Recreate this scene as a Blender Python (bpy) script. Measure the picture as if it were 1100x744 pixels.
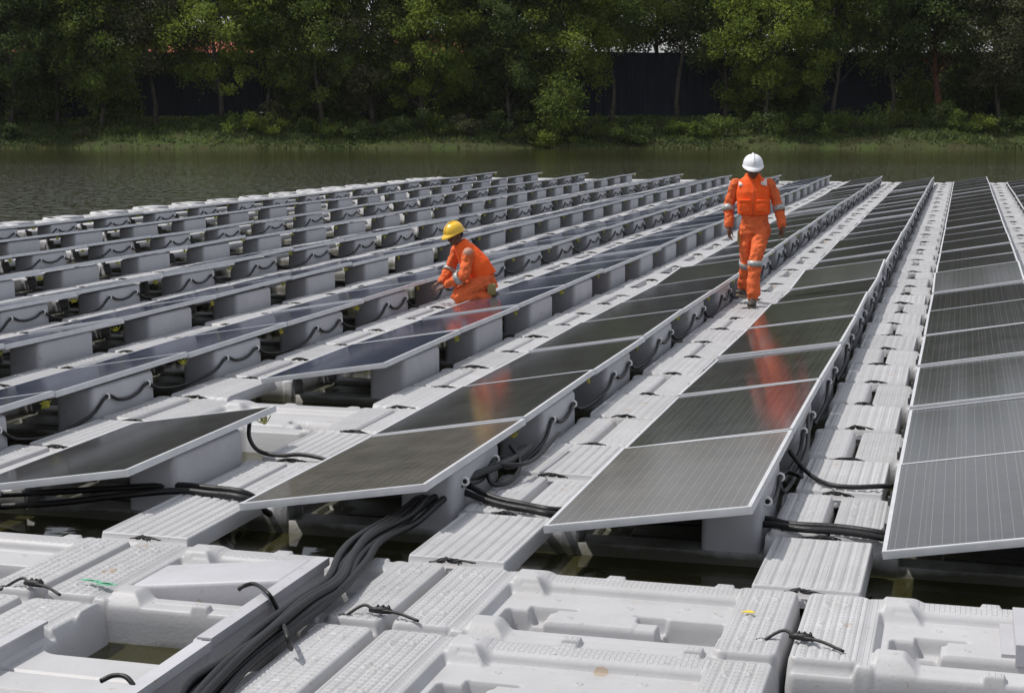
import bpy, bmesh, math, random
import numpy as np
from mathutils import Vector, Matrix, Euler, noise as mnoise
R = math.radians
PI = math.pi
for o in list(bpy.data.objects): bpy.data.objects.remove(o)
sc = bpy.context.scene
COL = sc.collection

# ------------------------------------------------------------------ camera
F_PX, YAW, PITCH, CAM_H = 1735.0, 0.2713, 0.1395, 2.1626
cd = bpy.data.cameras.new('camera'); cam = bpy.data.objects.new('camera', cd); COL.objects.link(cam)
cd.sensor_width = 36; cd.lens = F_PX/1100*36; cd.clip_start = 0.1; cd.clip_end = 3000
cam.location = (0, 0, CAM_H); cam.rotation_euler = (PI/2-PITCH, 0, YAW)
sc.camera = cam
# ------------------------------------------------------------------ world, sun
SUN_EL, SUN_AZ = R(59), R(-96)          # azimuth measured from +Y towards +X
w = bpy.data.worlds.new('World'); sc.world = w; w.use_nodes = True
nt = w.node_tree; nt.nodes.clear()
out = nt.nodes.new('ShaderNodeOutputWorld'); bg = nt.nodes.new('ShaderNodeBackground')
sky = nt.nodes.new('ShaderNodeTexSky'); sky.sky_type = 'NISHITA'; sky.sun_disc = False
sky.sun_elevation = SUN_EL; sky.sun_rotation = SUN_AZ; sky.air_density = 1.2; sky.dust_density = 3.0; sky.ozone_density = 1.0
tc = nt.nodes.new('ShaderNodeTexCoord'); mp = nt.nodes.new('ShaderNodeMapping'); mp.inputs['Scale'].default_value = (1, 1, 3.2)
nz = nt.nodes.new('ShaderNodeTexNoise'); nz.inputs['Scale'].default_value = 2.3; nz.inputs['Detail'].default_value = 6; nz.inputs['Roughness'].default_value = .58
cr = nt.nodes.new('ShaderNodeValToRGB'); cr.color_ramp.elements[0].position = .34; cr.color_ramp.elements[1].position = .60
cr.color_ramp.elements[0].color = (.35,.35,.35,1); cr.color_ramp.elements[1].color = (.95,.95,.95,1)
mx = nt.nodes.new('ShaderNodeMixRGB'); mx.inputs[2].default_value = (6.6, 6.75, 7.2, 1)
L = nt.links.new
L(tc.outputs['Generated'], mp.inputs[0]); L(mp.outputs[0], nz.inputs[0]); L(nz.outputs[0], cr.inputs[0]); L(cr.outputs[0], mx.inputs[0])
L(sky.outputs[0], mx.inputs[1]); L(mx.outputs[0], bg.inputs[0]); bg.inputs[1].default_value = .103; L(bg.outputs[0], out.inputs[0])
sd = bpy.data.lights.new('sun', 'SUN'); so = bpy.data.objects.new('sun', sd); COL.objects.link(so)
sd.energy = 3.45; sd.angle = R(1.2); sd.color = (1, .96, .9)
sdir = Vector((math.cos(SUN_EL)*math.sin(SUN_AZ), math.cos(SUN_EL)*math.cos(SUN_AZ), math.sin(SUN_EL)))
so.rotation_euler = sdir.to_track_quat('Z', 'Y').to_euler(); so.location = sdir*100
sc.view_settings.view_transform = 'Standard'; sc.view_settings.look = 'None'; sc.view_settings.exposure = 0.0; sc.view_settings.gamma = 1
sc.render.engine = 'CYCLES'; sc.render.resolution_x = 1024; sc.render.resolution_y = 692

# ------------------------------------------------------------------ helpers
def tag(o, label=None, cat=None, group=None, kind=None):
    if label: o['label'] = label
    if cat: o['category'] = cat
    if group: o['group'] = group
    if kind: o['kind'] = kind
    return o
def empty(name, loc=(0,0,0), rz=0, label=None, cat=None, group=None):
    o = bpy.data.objects.new(name, None); COL.objects.link(o); o.location = loc; o.rotation_euler = (0,0,rz)
    o.empty_display_size = .1
    return tag(o, label, cat, group)
def link(name, me, parent=None, mats=()):
    o = bpy.data.objects.new(name, me); COL.objects.link(o)
    for m in mats: me.materials.append(m)
    if parent: o.parent = parent
    return o
def copy_tree(o, parent=None):
    c = o.copy(); COL.objects.link(c)
    if parent: c.parent = parent
    for ch in KIDS.get(o.name, []): copy_tree(ch, c)
    return c
KIDS = {}
def part(name, me, parent, mats=()):
    o = link(name, me, parent, mats); KIDS.setdefault(parent.name, []).append(o); return o

class MB:
    def __init__(s): s.v = []; s.f = []; s.m = []
    def add(s, vs, fs, mi=0):
        n = len(s.v); s.v += [tuple(v) for v in vs]; s.f += [tuple(i+n for i in f) for f in fs]; s.m += [mi]*len(fs)
    def box(s, x0, x1, y0, y1, z0, z1, mi=0, M=None):
        vs = [Vector((x, y, z)) for z in (z0, z1) for y in (y0, y1) for x in (x0, x1)]
        if M: vs = [M @ v for v in vs]
        s.add(vs, [(0,2,3,1),(4,5,7,6),(0,1,5,4),(2,6,7,3),(0,4,6,2),(1,3,7,5)], mi)
    def tube(s, pts, r, n=8, mi=0, cap=True):
        pts = [Vector(p) for p in pts]
        rs = r if isinstance(r, (list, tuple)) else [r]*len(pts)
        up = Vector((0,0,1)); rings = []
        pu = None
        for i, p in enumerate(pts):
            t = (pts[min(i+1, len(pts)-1)]-pts[max(i-1, 0)])
            if t.length < 1e-9: t = Vector((0,0,1))
            t.normalize()
            a = (pu if pu is not None else (up if abs(t.z) < .9 else Vector((1,0,0))))
            a = (a - t*a.dot(t))
            if a.length < 1e-4: a = t.orthogonal()
            a.normalize(); pu = a; b = t.cross(a)
            rings.append([p + (a*math.cos(2*PI*k/n)+b*math.sin(2*PI*k/n))*rs[i] for k in range(n)])
        vs = [v for ring in rings for v in ring]; fs = []
        for i in range(len(pts)-1):
            for k in range(n):
                fs.append((i*n+k, i*n+(k+1)%n, (i+1)*n+(k+1)%n, (i+1)*n+k))
        if cap: fs.append(tuple(reversed(range(n)))); fs.append(tuple((len(pts)-1)*n+k for k in range(n)))
        s.add(vs, fs, mi)
    def ell(s, c, r, M=None, nu=14, nv=9, mi=0):
        c = Vector(c); vs = []; fs = []
        for j in range(nv+1):
            th = PI*j/nv
            for i in range(nu):
                ph = 2*PI*i/nu
                v = Vector((r[0]*math.sin(th)*math.cos(ph), r[1]*math.sin(th)*math.sin(ph), r[2]*math.cos(th)))
                if M: v = M @ v
                vs.append(c+v)
        for j in range(nv):
            for i in range(nu):
                fs.append((j*nu+i, (j+1)*nu+i, (j+1)*nu+(i+1)%nu, j*nu+(i+1)%nu))
        s.add(vs, fs, mi)
    def mesh(s, name, smooth=False):
        me = bpy.data.meshes.new(name); me.from_pydata(s.v, [], s.f)
        if any(s.m): me.polygons.foreach_set('material_index', s.m)
        if smooth: me.polygons.foreach_set('use_smooth', [True]*len(s.f))
        me.update(); return me
def rbox(x0, x1, y0, y1, z0, z1, r, seg=3, taper=0.0):
    bm = bmesh.new(); bmesh.ops.create_cube(bm, size=1)
    for v in bm.verts:
        v.co = Vector(((x0+x1)/2+v.co.x*(x1-x0), (y0+y1)/2+v.co.y*(y1-y0), (z0+z1)/2+v.co.z*(z1-z0)))
        if taper and v.co.z > (z0+z1)/2:
            v.co.y += taper if v.co.y < (y0+y1)/2 else -taper
    bmesh.ops.bevel(bm, geom=list(bm.edges), offset=r, segments=seg, affect='EDGES', profile=.5, clamp_overlap=True)
    return bm
def bm_mesh(bm, name, smooth=True, angle=40):
    me = bpy.data.meshes.new(name); bm.to_mesh(me); bm.free()
    if smooth:
        me.polygons.foreach_set('use_smooth', [True]*len(me.polygons))
    return me
def bez(pts, n=8):
    P = [Vector(p) for p in pts]; o = []
    P = [P[0]*2-P[1]] + P + [P[-1]*2-P[-2]]
    for i in range(1, len(P)-2):
        a, b, c, d = P[i-1], P[i], P[i+1], P[i+2]
        for k in range(n):
            t = k/n
            o.append(.5*((2*b)+(c-a)*t+(2*a-5*b+4*c-d)*t*t+(3*b-a-3*c+d)*t**3))
    o.append(P[-2]); return o

# ------------------------------------------------------------------ materials
def mat(name, col, rough=.5, spec=.5, metal=0, bump=0, bscale=30, var=0, vscale=4, col2=None, coat=0):
    m = bpy.data.materials.new(name); m.use_nodes = True; n = m.node_tree.nodes; l = m.node_tree.links.new
    b = n['Principled BSDF']; b.inputs['Base Color'].default_value = (*col, 1); b.inputs['Roughness'].default_value = rough
    b.inputs['Specular IOR Level'].default_value = spec; b.inputs['Metallic'].default_value = metal
    if coat: b.inputs['Coat Weight'].default_value = coat
    t = n.new('ShaderNodeTexCoord')
    if var or col2:
        a = n.new('ShaderNodeTexNoise'); a.inputs['Scale'].default_value = vscale; a.inputs['Detail'].default_value = 5
        l(t.outputs['Object'], a.inputs[0]); r = n.new('ShaderNodeValToRGB'); l(a.outputs[0], r.inputs[0])
        c2 = col2 or tuple(c*(1-var) for c in col)
        r.color_ramp.elements[0].position = .36; r.color_ramp.elements[1].position = .64
        r.color_ramp.elements[0].color = (*c2, 1); r.color_ramp.elements[1].color = (*col, 1); l(r.outputs[0], b.inputs['Base Color'])
    if bump:
        a = n.new('ShaderNodeTexNoise'); a.inputs['Scale'].default_value = bscale; a.inputs['Detail'].default_value = 4
        l(t.outputs['Object'], a.inputs[0]); u = n.new('ShaderNodeBump'); u.inputs['Strength'].default_value = bump; u.inputs['Distance'].default_value = .02
        l(a.outputs[0], u.inputs['Height']); l(u.outputs[0], b.inputs['Normal'])
    return m
def nodes(m): return m.node_tree.nodes, m.node_tree.links.new
def mathn(n, l, op, a, b=None, c=None):
    x = n.new('ShaderNodeMath'); x.operation = op
    for i, v in enumerate((a, b, c)):
        if v is None: continue
        if isinstance(v, (int, float)): x.inputs[i].default_value = v
        else: l(v, x.inputs[i])
    return x.outputs[0]

def plastic(name, tread=False, low=False, base=(.455,.455,.467)):
    m = bpy.data.materials.new(name); m.use_nodes = True; n, l = nodes(m); b = n['Principled BSDF']
    b.inputs['Roughness'].default_value = .48; b.inputs['Specular IOR Level'].default_value = .4
    t = n.new('ShaderNodeTexCoord'); oi = n.new('ShaderNodeObjectInfo')
    ad = n.new('ShaderNodeVectorMath'); ad.operation = 'ADD'; sc3 = n.new('ShaderNodeVectorMath'); sc3.operation = 'SCALE'
    cx = n.new('ShaderNodeCombineXYZ'); l(oi.outputs['Random'], cx.inputs[0]); l(oi.outputs['Random'], cx.inputs[1]); l(cx.outputs[0], sc3.inputs[0]); sc3.inputs['Scale'].default_value = 37
    l(t.outputs['Object'], ad.inputs[0]); l(sc3.outputs[0], ad.inputs[1])
    a = n.new('ShaderNodeTexNoise'); a.inputs['Scale'].default_value = 3.2; a.inputs['Detail'].default_value = 7; a.inputs['Roughness'].default_value = .65
    l(ad.outputs[0], a.inputs[0]); r = n.new('ShaderNodeValToRGB'); l(a.outputs[0], r.inputs[0])
    r.color_ramp.elements[0].position = .3; r.color_ramp.elements[1].position = .62
    r.color_ramp.elements[0].color = (base[0]*.89, base[1]*.885, base[2]*.87, 1); r.color_ramp.elements[1].color = (*base, 1)
    # brownish specks of dirt
    s = n.new('ShaderNodeTexNoise'); s.inputs['Scale'].default_value = 26; s.inputs['Detail'].default_value = 3; l(ad.outputs[0], s.inputs[0])
    s2 = n.new('ShaderNodeValToRGB'); l(s.outputs[0], s2.inputs[0]); s2.color_ramp.elements[0].position = .68; s2.color_ramp.elements[1].position = .76
    s2.color_ramp.elements[1].color = (.55,.55,.55,1)
    mxx = n.new('ShaderNodeMixRGB'); l(s2.outputs[0], mxx.inputs[0]); l(r.outputs[0], mxx.inputs[1]); mxx.inputs[2].default_value = (.24,.2,.15,1)
    vo = n.new('ShaderNodeTexVoronoi'); vo.inputs['Scale'].default_value = 2.6; l(ad.outputs[0], vo.inputs[0])
    vf = mathn(n, l, 'MULTIPLY', mathn(n, l, 'LESS_THAN', mathn(n, l, 'MULTIPLY_ADD', s.outputs[0], .12, vo.outputs['Distance']), .155), mathn(n, l, 'MULTIPLY', mathn(n, l, 'GREATER_THAN', s.outputs[0], .47), .6))
    mo = n.new('ShaderNodeMixRGB'); l(vf, mo.inputs[0]); l(mxx.outputs[0], mo.inputs[1]); mo.inputs[2].default_value = (.36,.24,.12,1); mxx = mo
    # per-float brightness
    hv = n.new('ShaderNodeHueSaturation'); l(mxx.outputs[0], hv.inputs['Color']); l(mathn(n, l, 'MULTIPLY_ADD', oi.outputs['Random'], .16, .9), hv.inputs['Value'])
    # damp, dark growth near the water line; low lifts it to paint panel shade
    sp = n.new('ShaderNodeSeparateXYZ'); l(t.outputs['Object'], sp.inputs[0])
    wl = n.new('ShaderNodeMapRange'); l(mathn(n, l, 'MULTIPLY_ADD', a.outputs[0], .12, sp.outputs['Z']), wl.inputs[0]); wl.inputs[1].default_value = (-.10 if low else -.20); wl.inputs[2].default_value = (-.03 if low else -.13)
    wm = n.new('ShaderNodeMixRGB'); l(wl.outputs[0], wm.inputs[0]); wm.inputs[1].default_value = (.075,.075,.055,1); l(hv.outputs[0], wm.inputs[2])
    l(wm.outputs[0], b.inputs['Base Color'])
    bu = n.new('ShaderNodeBump'); bu.inputs['Strength'].default_value = .25; bu.inputs['Distance'].default_value = .004
    fine = n.new('ShaderNodeTexNoise'); fine.inputs['Scale'].default_value = 60; l(t.outputs['Object'], fine.inputs[0])
    h = fine.outputs[0]
    if tread:
        br = n.new('ShaderNodeTexBrick'); mp = n.new('ShaderNodeMapping'); mp.inputs['Rotation'].default_value = (0,0,PI/2)
        l(t.outputs['Object'], mp.inputs[0]); l(mp.outputs[0], br.inputs[0])
        br.inputs['Color1'].default_value = (1,1,1,1); br.inputs['Color2'].default_value = (.9,.9,.9,1); br.inputs['Mortar'].default_value = (0,0,0,1)
        br.inputs['Scale'].default_value = 1; br.inputs['Mortar Size'].default_value = .0045; br.inputs['Brick Width'].default_value = .045; br.inputs['Row Height'].default_value = .0225
        br.inputs['Mortar Smooth'].default_value = .4
        up = n.new('ShaderNodeNewGeometry'); sn = n.new('ShaderNodeSeparateXYZ'); l(up.outputs['True Normal'], sn.inputs[0])
        g = n.new('ShaderNodeMapRange'); l(sn.outputs['Z'], g.inputs[0]); g.inputs[1].default_value = .85; g.inputs[2].default_value = .95
        g2 = n.new('ShaderNodeMapRange'); l(sp.outputs['Z'], g2.inputs[0]); g2.inputs[1].default_value = -.018; g2.inputs[2].default_value = -.012
        g3 = n.new('ShaderNodeMapRange'); l(sp.outputs['Z'], g3.inputs[0]); g3.inputs[1].default_value = .012; g3.inputs[2].default_value = .008
        msk = mathn(n, l, 'MULTIPLY', mathn(n, l, 'MULTIPLY', g.outputs[0], g2.outputs[0]), g3.outputs[0])
        h = mathn(n, l, 'ADD', mathn(n, l, 'MULTIPLY', br.outputs[0], msk), mathn(n, l, 'MULTIPLY', fine.outputs[0], .2))
        bu.inputs['Strength'].default_value = .8; bu.inputs['Distance'].default_value = .006
    l(h, bu.inputs['Height']); l(bu.outputs[0], b.inputs['Normal'])
    return m
M_float = plastic('grey_plastic_tread', tread=True)
M_float_shaded = plastic('shade_painted_grey_plastic_tread', tread=True, low=True)  # dark band set higher: shade under the panels put into the colour
M_block = plastic('grey_plastic', base=(.47,.47,.50))
M_alu = mat('anodised_aluminium', (.64,.65,.67), rough=.4, spec=.6, metal=.2, var=.12, vscale=6)
M_black = mat('black_rubber', (.007,.007,.008), rough=.5, bump=.15, bscale=40)
M_white = mat('white_plastic', (.8,.8,.8), rough=.4)
M_yellow = mat('yellow_green_wire', (.62,.52,.03), rough=.45, col2=(.18,.25,.03), vscale=60)
M_back = mat('white_backsheet', (.55,.55,.56), rough=.6)

def glass(name, cell, cell2, dust, busc, rough):
    m = bpy.data.materials.new(name); m.use_nodes = True; n, l = nodes(m); b = n['Principled BSDF']
    t = n.new('ShaderNodeTexCoord'); sp = n.new('ShaderNodeSeparateXYZ'); l(t.outputs['Object'], sp.inputs[0])
    oi = n.new('ShaderNodeObjectInfo')
    CW = (1.086-.06)/6; CL = (2.02-.06)/12
    x = mathn(n, l, 'SUBTRACT', sp.outputs[0], .03); y = mathn(n, l, 'SUBTRACT', sp.outputs[1], .03)
    def stripe(v, period, width, off=0.):
        f = mathn(n, l, 'FRACT', mathn(n, l, 'ADD', mathn(n, l, 'DIVIDE', v, period), off))
        d = mathn(n, l, 'ABSOLUTE', mathn(n, l, 'SUBTRACT', f, .5))
        return mathn(n, l, 'LESS_THAN', d, width/period/2)
    bus = stripe(x, CW/3, .0021, 0.)
    gx = stripe(x, CW, .004, .5); gy = stripe(y, CL, .0028, .5)
    gap = mathn(n, l, 'MAXIMUM', gx, gy)
    # per-cell tone
    cx = n.new('ShaderNodeCombineXYZ'); l(mathn(n, l, 'FLOOR', mathn(n, l, 'DIVIDE', x, CW)), cx.inputs[0]); l(mathn(n, l, 'FLOOR', mathn(n, l, 'DIVIDE', y, CL)), cx.inputs[1]); l(mathn(n, l, 'MULTIPLY', oi.outputs['Random'], 91), cx.inputs[2])
    wn = n.new('ShaderNodeTexWhiteNoise'); l(cx.outputs[0], wn.inputs[0])
    c = n.new('ShaderNodeMixRGB'); l(wn.outputs[0], c.inputs[0]); c.inputs[1].default_value = (*cell, 1); c.inputs[2].default_value = (*cell2, 1)
    c2 = n.new('ShaderNodeMixRGB'); l(mathn(n, l, 'MULTIPLY', gap, .5), c2.inputs[0]); l(c.outputs[0], c2.inputs[1]); c2.inputs[2].default_value = (*[q*.8 for q in busc], 1)
    c3 = n.new('ShaderNodeMixRGB'); l(bus, c3.inputs[0]); l(c2.outputs[0], c3.inputs[1]); c3.inputs[2].default_value = (*busc, 1)
    # dust film, uneven
    nz = n.new('ShaderNodeTexNoise'); nz.inputs['Scale'].default_value = 2.2; nz.inputs['Detail'].default_value = 8; nz.inputs['Roughness'].default_value = .7
    ad = n.new('ShaderNodeVectorMath'); ad.operation = 'ADD'; l(t.outputs['Object'], ad.inputs[0]); cy = n.new('ShaderNodeCombineXYZ'); l(mathn(n, l, 'MULTIPLY', oi.outputs['Random'], 50), cy.inputs[0]); l(cy.outputs[0], ad.inputs[1]); l(ad.outputs[0], nz.inputs[0])
    df = mathn(n, l, 'MULTIPLY', nz.outputs[0], dust*2)
    c4 = n.new('ShaderNodeMixRGB'); l(df, c4.inputs[0]); l(c3.outputs[0], c4.inputs[1]); c4.inputs[2].default_value = (.40,.36,.31,1) if dust > .1 else (.34,.34,.34,1)
    l(c4.outputs[0], b.inputs['Base Color'])
    b.inputs['Specular IOR Level'].default_value = .5; b.inputs['IOR'].default_value = 1.45
    l(mathn(n, l, 'MULTIPLY_ADD', nz.outputs[0], .05, rough-.02), b.inputs['Roughness'])
    return m
M_glass_dark = glass('dark_solar_glass', (.010,.010,.012), (.014,.014,.017), .07, (.17,.165,.16), .115)
M_glass_dusty = glass('dusty_solar_glass', (.012,.012,.013), (.016,.016,.018), .20, (.20,.195,.19), .13)
M_glass_sky = glass('sky_tint_solar_glass', (.012,.018,.046), (.026,.036,.085), .05, (.19,.20,.23), .10)  # blue cells carry the reflected sky as painted colour

# ------------------------------------------------------------------ water and banks (setting)
Fv = Vector((-math.sin(YAW), math.cos(YAW), 0)); Rv = Vector((math.cos(YAW), math.sin(YAW), 0))
def at(a, d, z=0.): return Rv*a + Fv*d + Vector((0,0,z))
def atpx(px, d, z=0.): return at((px-550)/F_PX*d, d, z)
WZ = -.205
def water_mat():
    m = bpy.data.materials.new('pond_water'); m.use_nodes = True; n, l = nodes(m); b = n['Principled BSDF']
    b.inputs['Base Color'].default_value = (.035,.034,.013,1); b.inputs['Roughness'].default_value = .06; b.inputs['IOR'].default_value = 1.33; b.inputs['Specular IOR Level'].default_value = .5
    t = n.new('ShaderNodeTexCoord')
    a = n.new('ShaderNodeTexNoise'); a.inputs['Scale'].default_value = 1.9; a.inputs['Detail'].default_value = 4; a.inputs['Roughness'].default_value = .55; l(t.outputs['Object'], a.inputs[0])
    a2 = n.new('ShaderNodeTexNoise'); a2.inputs['Scale'].default_value = 5; a2.inputs['Detail'].default_value = 3; l(t.outputs['Object'], a2.inputs[0])
    # calm near the floats and under the lee of the bank, ruffled between
    g = n.new('ShaderNodeTexNoise'); g.inputs['Scale'].default_value = .045; g.inputs['Detail'].default_value = 2; l(t.outputs['Object'], g.inputs[0])
    h = mathn(n, l, 'ADD', mathn(n, l, 'MULTIPLY', a.outputs[0], .75), mathn(n, l, 'MULTIPLY', a2.outputs[0], .25))
    bu = n.new('ShaderNodeBump'); bu.inputs['Distance'].default_value = .11
    dv = n.new('ShaderNodeVectorMath'); dv.operation = 'DOT_PRODUCT'; l(t.outputs['Object'], dv.inputs[0]); dv.inputs[1].default_value = tuple(Fv)
    near = n.new('ShaderNodeMapRange'); l(dv.outputs['Value'], near.inputs[0]); near.inputs[1].default_value = 14; near.inputs[2].default_value = 30; near.inputs[3].default_value = .08; near.inputs[4].default_value = 1
    far = n.new('ShaderNodeMapRange'); l(dv.outputs['Value'], far.inputs[0]); far.inputs[1].default_value = 84; far.inputs[2].default_value = 128; far.inputs[3].default_value = 1; far.inputs[4].default_value = .22
    # gusts: short ruffled streaks
    dr = n.new('ShaderNodeVectorMath'); dr.operation = 'DOT_PRODUCT'; l(t.outputs['Object'], dr.inputs[0]); dr.inputs[1].default_value = tuple(Rv)
    cc = n.new('ShaderNodeCombineXYZ'); l(mathn(n, l, 'MULTIPLY', dr.outputs['Value'], 5.0), cc.inputs[0]); l(mathn(n, l, 'MULTIPLY', dv.outputs['Value'], 1.3), cc.inputs[1])
    gs = n.new('ShaderNodeTexNoise'); gs.inputs['Scale'].default_value = 1.0; gs.inputs['Detail'].default_value = 5; gs.inputs['Roughness'].default_value = .75; l(cc.outputs[0], gs.inputs[0])
    gm = n.new('ShaderNodeMapRange'); l(gs.outputs[0], gm.inputs[0]); gm.inputs[1].default_value = .40; gm.inputs[2].default_value = .66; gm.inputs[3].default_value = .10; gm.inputs[4].default_value = 3.6
    s = mathn(n, l, 'MULTIPLY', mathn(n, l, 'MULTIPLY', near.outputs[0], far.outputs[0]), mathn(n, l, 'MULTIPLY', gm.outputs[0], mathn(n, l, 'ADD', g.outputs[0], .2)))
    l(mathn(n, l, 'MULTIPLY', s, .95), bu.inputs['Strength']); l(h, bu.inputs['Height']); l(bu.outputs[0], b.inputs['Normal'])
    return m
mb = MB(); mb.add([(-400,-120,WZ),(400,-120,WZ),(400,420,WZ),(-400,420,WZ)], [(0,1,2,3)])
tag(link('water', mb.mesh('water'), None, [water_mat()]), kind='structure')

SH = 133.0
def shore(a): return SH + 1.2*math.sin(a*.11+1)+.7*math.sin(a*.31) + .5*math.sin(a*.8)
def bank_z(a, d):
    t = (d - shore(a))/9.5
    base = -.6 if t < -.1 else (-.45 + 2.6*min(1, max(0, t))**.75)
    n = mnoise.noise(Vector((a*.22, d*.22, 0)))*.35*min(1, max(0, t*3)) if t < 1.5 else 0
    return base + n*(1 if t < 1 else max(0, 1-(t-1)*3))
av = np.concatenate([np.linspace(-350,-75,14), np.linspace(-70,70,180), np.linspace(75,350,14)])
dv = np.concatenate([np.linspace(128,146,40), np.linspace(147,200,8), np.linspace(230,700,6)])
vs = []; fs = []
for j, d in enumerate(dv):
    for i, a in enumerate(av): vs.append(at(a, d, bank_z(a, d)))
na = len(av)
for j in range(len(dv)-1):
    for i in range(na-1): fs.append((j*na+i, j*na+i+1, (j+1)*na+i+1, (j+1)*na+i))
mb = MB(); mb.add(vs, fs)
M_soil = mat('grassy_bank', (.05,.07,.022), rough=.95, spec=.1, col2=(.048,.046,.022), vscale=.5, bump=.8, bscale=3)
tag(link('bank', mb.mesh('bank', True), None, [M_soil]), kind='structure')

# ------------------------------------------------------------------ floats
def srect(x, y, x0, x1, y0, y1, r):
    """signed distance, negative inside, of a rounded rectangle"""
    cx, cy = (x0+x1)/2, (y0+y1)/2; qx = np.abs(x-cx)-(x1-x0)/2+r; qy = np.abs(y-cy)-(y1-y0)/2+r
    return np.sqrt(np.maximum(qx,0)**2+np.maximum(qy,0)**2)+np.minimum(np.maximum(qx,qy),0)-r
def bump_up(z, sd, top, w_):
    """raise (or sink) to top inside the shape, with a rounded shoulder of width w_"""
    t = np.clip(-sd/w_, 0, 1); t = np.sqrt(1-(1-t)**2)
    return z + (top-z)*t
def slope_in(z, sd, top, w_):
    t = np.clip(-sd/w_, 0, 1); t = t*t*(3-2*t)
    return z + (top-z)*t
FW, FL = 1.704, 1.008
def float_z(x, y, kind):
    z = np.full_like(x, -.30)
    z = bump_up(z, srect(x, y, 0.0, FW, 0.0, FL, .05), -.065, .02)
    # beams along the long edges
    z = bump_up(z, srect(x, y, .30, FW-.22, .82, FL-.004, .05), -.006, .06)
    z = bump_up(z, srect(x, y, .30, FW-.22, .004, .19, .04), -.030, .045)
    z = slope_in(z, srect(x, y, .55, 1.36, .085, .105, .005), -.05, .02)
    # terrace and lower trough
    z = bump_up(z, srect(x, y, .36, FW-.26, .34, .82, .03), -.055, .03)
    z = slope_in(z, srect(x, y, .40, 1.40, .775, .80, .008), -.068, .012)
    z = slope_in(z, srect(x, y, .42, FW-.30, .205, .375, .02), -.18, .02)
    z = slope_in(z, srect(x, y, .40, .62, .33, .54, .03), -.185, .022)
    z = slope_in(z, srect(x, y, .50, .74, .50, .60, .02), -.13, .03)
    z = slope_in(z, srect(x, y, 1.12, 1.42, .35, .56, .03), -.185, .022)
    z = slope_in(z, srect(x, y, .98, 1.16, .46, .58, .03), -.13, .03)
    z = bump_up(z, srect(x, y, .63, 1.03, .37, .56, .02), -.050, .02)
    # corner blocks that carry the low edge of a module
    z = slope_in(z, srect(x, y, .285, .545, .735, 1.0, .03), .018, .08)
    z = slope_in(z, srect(x, y, .285, .545, .01, .25, .03), .018, .08)
    z = slope_in(z, srect(x, y, .27, .37, .0, 1.0, .02), -.012, .03)
    # feet at the beam ends
    for cx_ in (.78, 1.30):
        z = bump_up(z, srect(x, y, cx_, cx_+.09, .93, 1.0, .01), .0, .012)
        z = bump_up(z, srect(x, y, cx_, cx_+.09, .02, .07, .01), -.005, .012)
    # screw bosses
    for bx_, by_ in ((.6,.7),(.95,.66),(1.2,.72),(.45,.88),(.72,.44),(1.36,.66)):
        r_ = np.hypot(x-bx_, y-by_); z = z + .006*np.clip((.018-r_)/.004, 0, 1) - .008*np.clip((.009-r_)/.003, 0, 1)
    # tread pads
    for a, b in ((.010, .300), (FW-.285, FW-.010)):
        sdp = srect(x, y, a, b, .028, FL-.028, .04)
        z = bump_up(z, sdp, 0, .026)
        inside = np.clip(-(sdp+.018)/.01, 0, 1)
        z = z - .0065*inside*np.maximum(np.clip((np.cos((x-(a+b)/2)*2*PI/.046+PI)-.55)*5, 0, 1), np.clip((np.cos((y-.03)*2*PI/.040)-.70)*6, 0, 1))
        # round embossed discs and the lower end step
        for cy_ in (.2, .5, .8):
            r_ = np.hypot(x-(a+b)/2, y-cy_); z = z + .004*inside*(np.abs(r_-.05) < .006)
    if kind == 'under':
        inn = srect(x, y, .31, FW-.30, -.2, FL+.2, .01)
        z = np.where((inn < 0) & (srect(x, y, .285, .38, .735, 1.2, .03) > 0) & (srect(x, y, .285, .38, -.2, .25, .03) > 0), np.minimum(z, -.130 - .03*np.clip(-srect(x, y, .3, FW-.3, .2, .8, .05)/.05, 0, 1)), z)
    if kind == 'hole':
        flat = np.clip((x-.30)/.05, 0, 1)*np.clip((1.42-x)/.03, 0, 1)*(y < .60)
        z = z*(1-flat) + (-.055 - .02*(np.abs(y-.2) < .012))*flat
        sdh = srect(x, y, .36, 1.40, .42, 1.2, .12); t = np.clip(-sdh/.05, 0, 1); z = z*(1-t*t) - .62*t*t
    return z
def float_mesh(name, kind, h):
    nx, ny = int(FW/h)+1, int(FL/h)+1
    gx = np.linspace(0, FW, nx); gy = np.linspace(0, FL, ny); X, Y = np.meshgrid(gx, gy)
    Z = float_z(X, Y, kind)
    Z[0,:] = Z[-1,:] = -.52; Z[:,0] = Z[:,-1] = -.52
    vs = np.stack([X.ravel(), Y.ravel(), Z.ravel()], 1)
    # square the skirt: edge vertices sit straight below their neighbours
    I = np.arange(nx*ny).reshape(ny, nx)
    f = np.stack([I[:-1,:-1].ravel(), I[:-1,1:].ravel(), I[1:,1:].ravel(), I[1:,:-1].ravel()], 1)
    me = bpy.data.meshes.new(name); me.from_pydata(vs.tolist(), [], f.tolist()); me.polygons.foreach_set('use_smooth', [True]*len(f)); me.update()
    me.materials.append(M_float_shaded if kind == 'under' else M_float); return me
FM = {('plain', 0): float_mesh('float_body_fine', 'plain', .0055), ('hole', 0): float_mesh('float_body_open', 'hole', .0068),
      ('plain', 1): float_mesh('float_body', 'plain', .016), ('plain', 2): float_mesh('float_body_far', 'plain', .04),
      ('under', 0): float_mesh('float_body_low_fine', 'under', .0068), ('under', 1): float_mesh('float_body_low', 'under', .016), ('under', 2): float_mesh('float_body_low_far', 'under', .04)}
SW, SL = .52, .995
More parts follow.
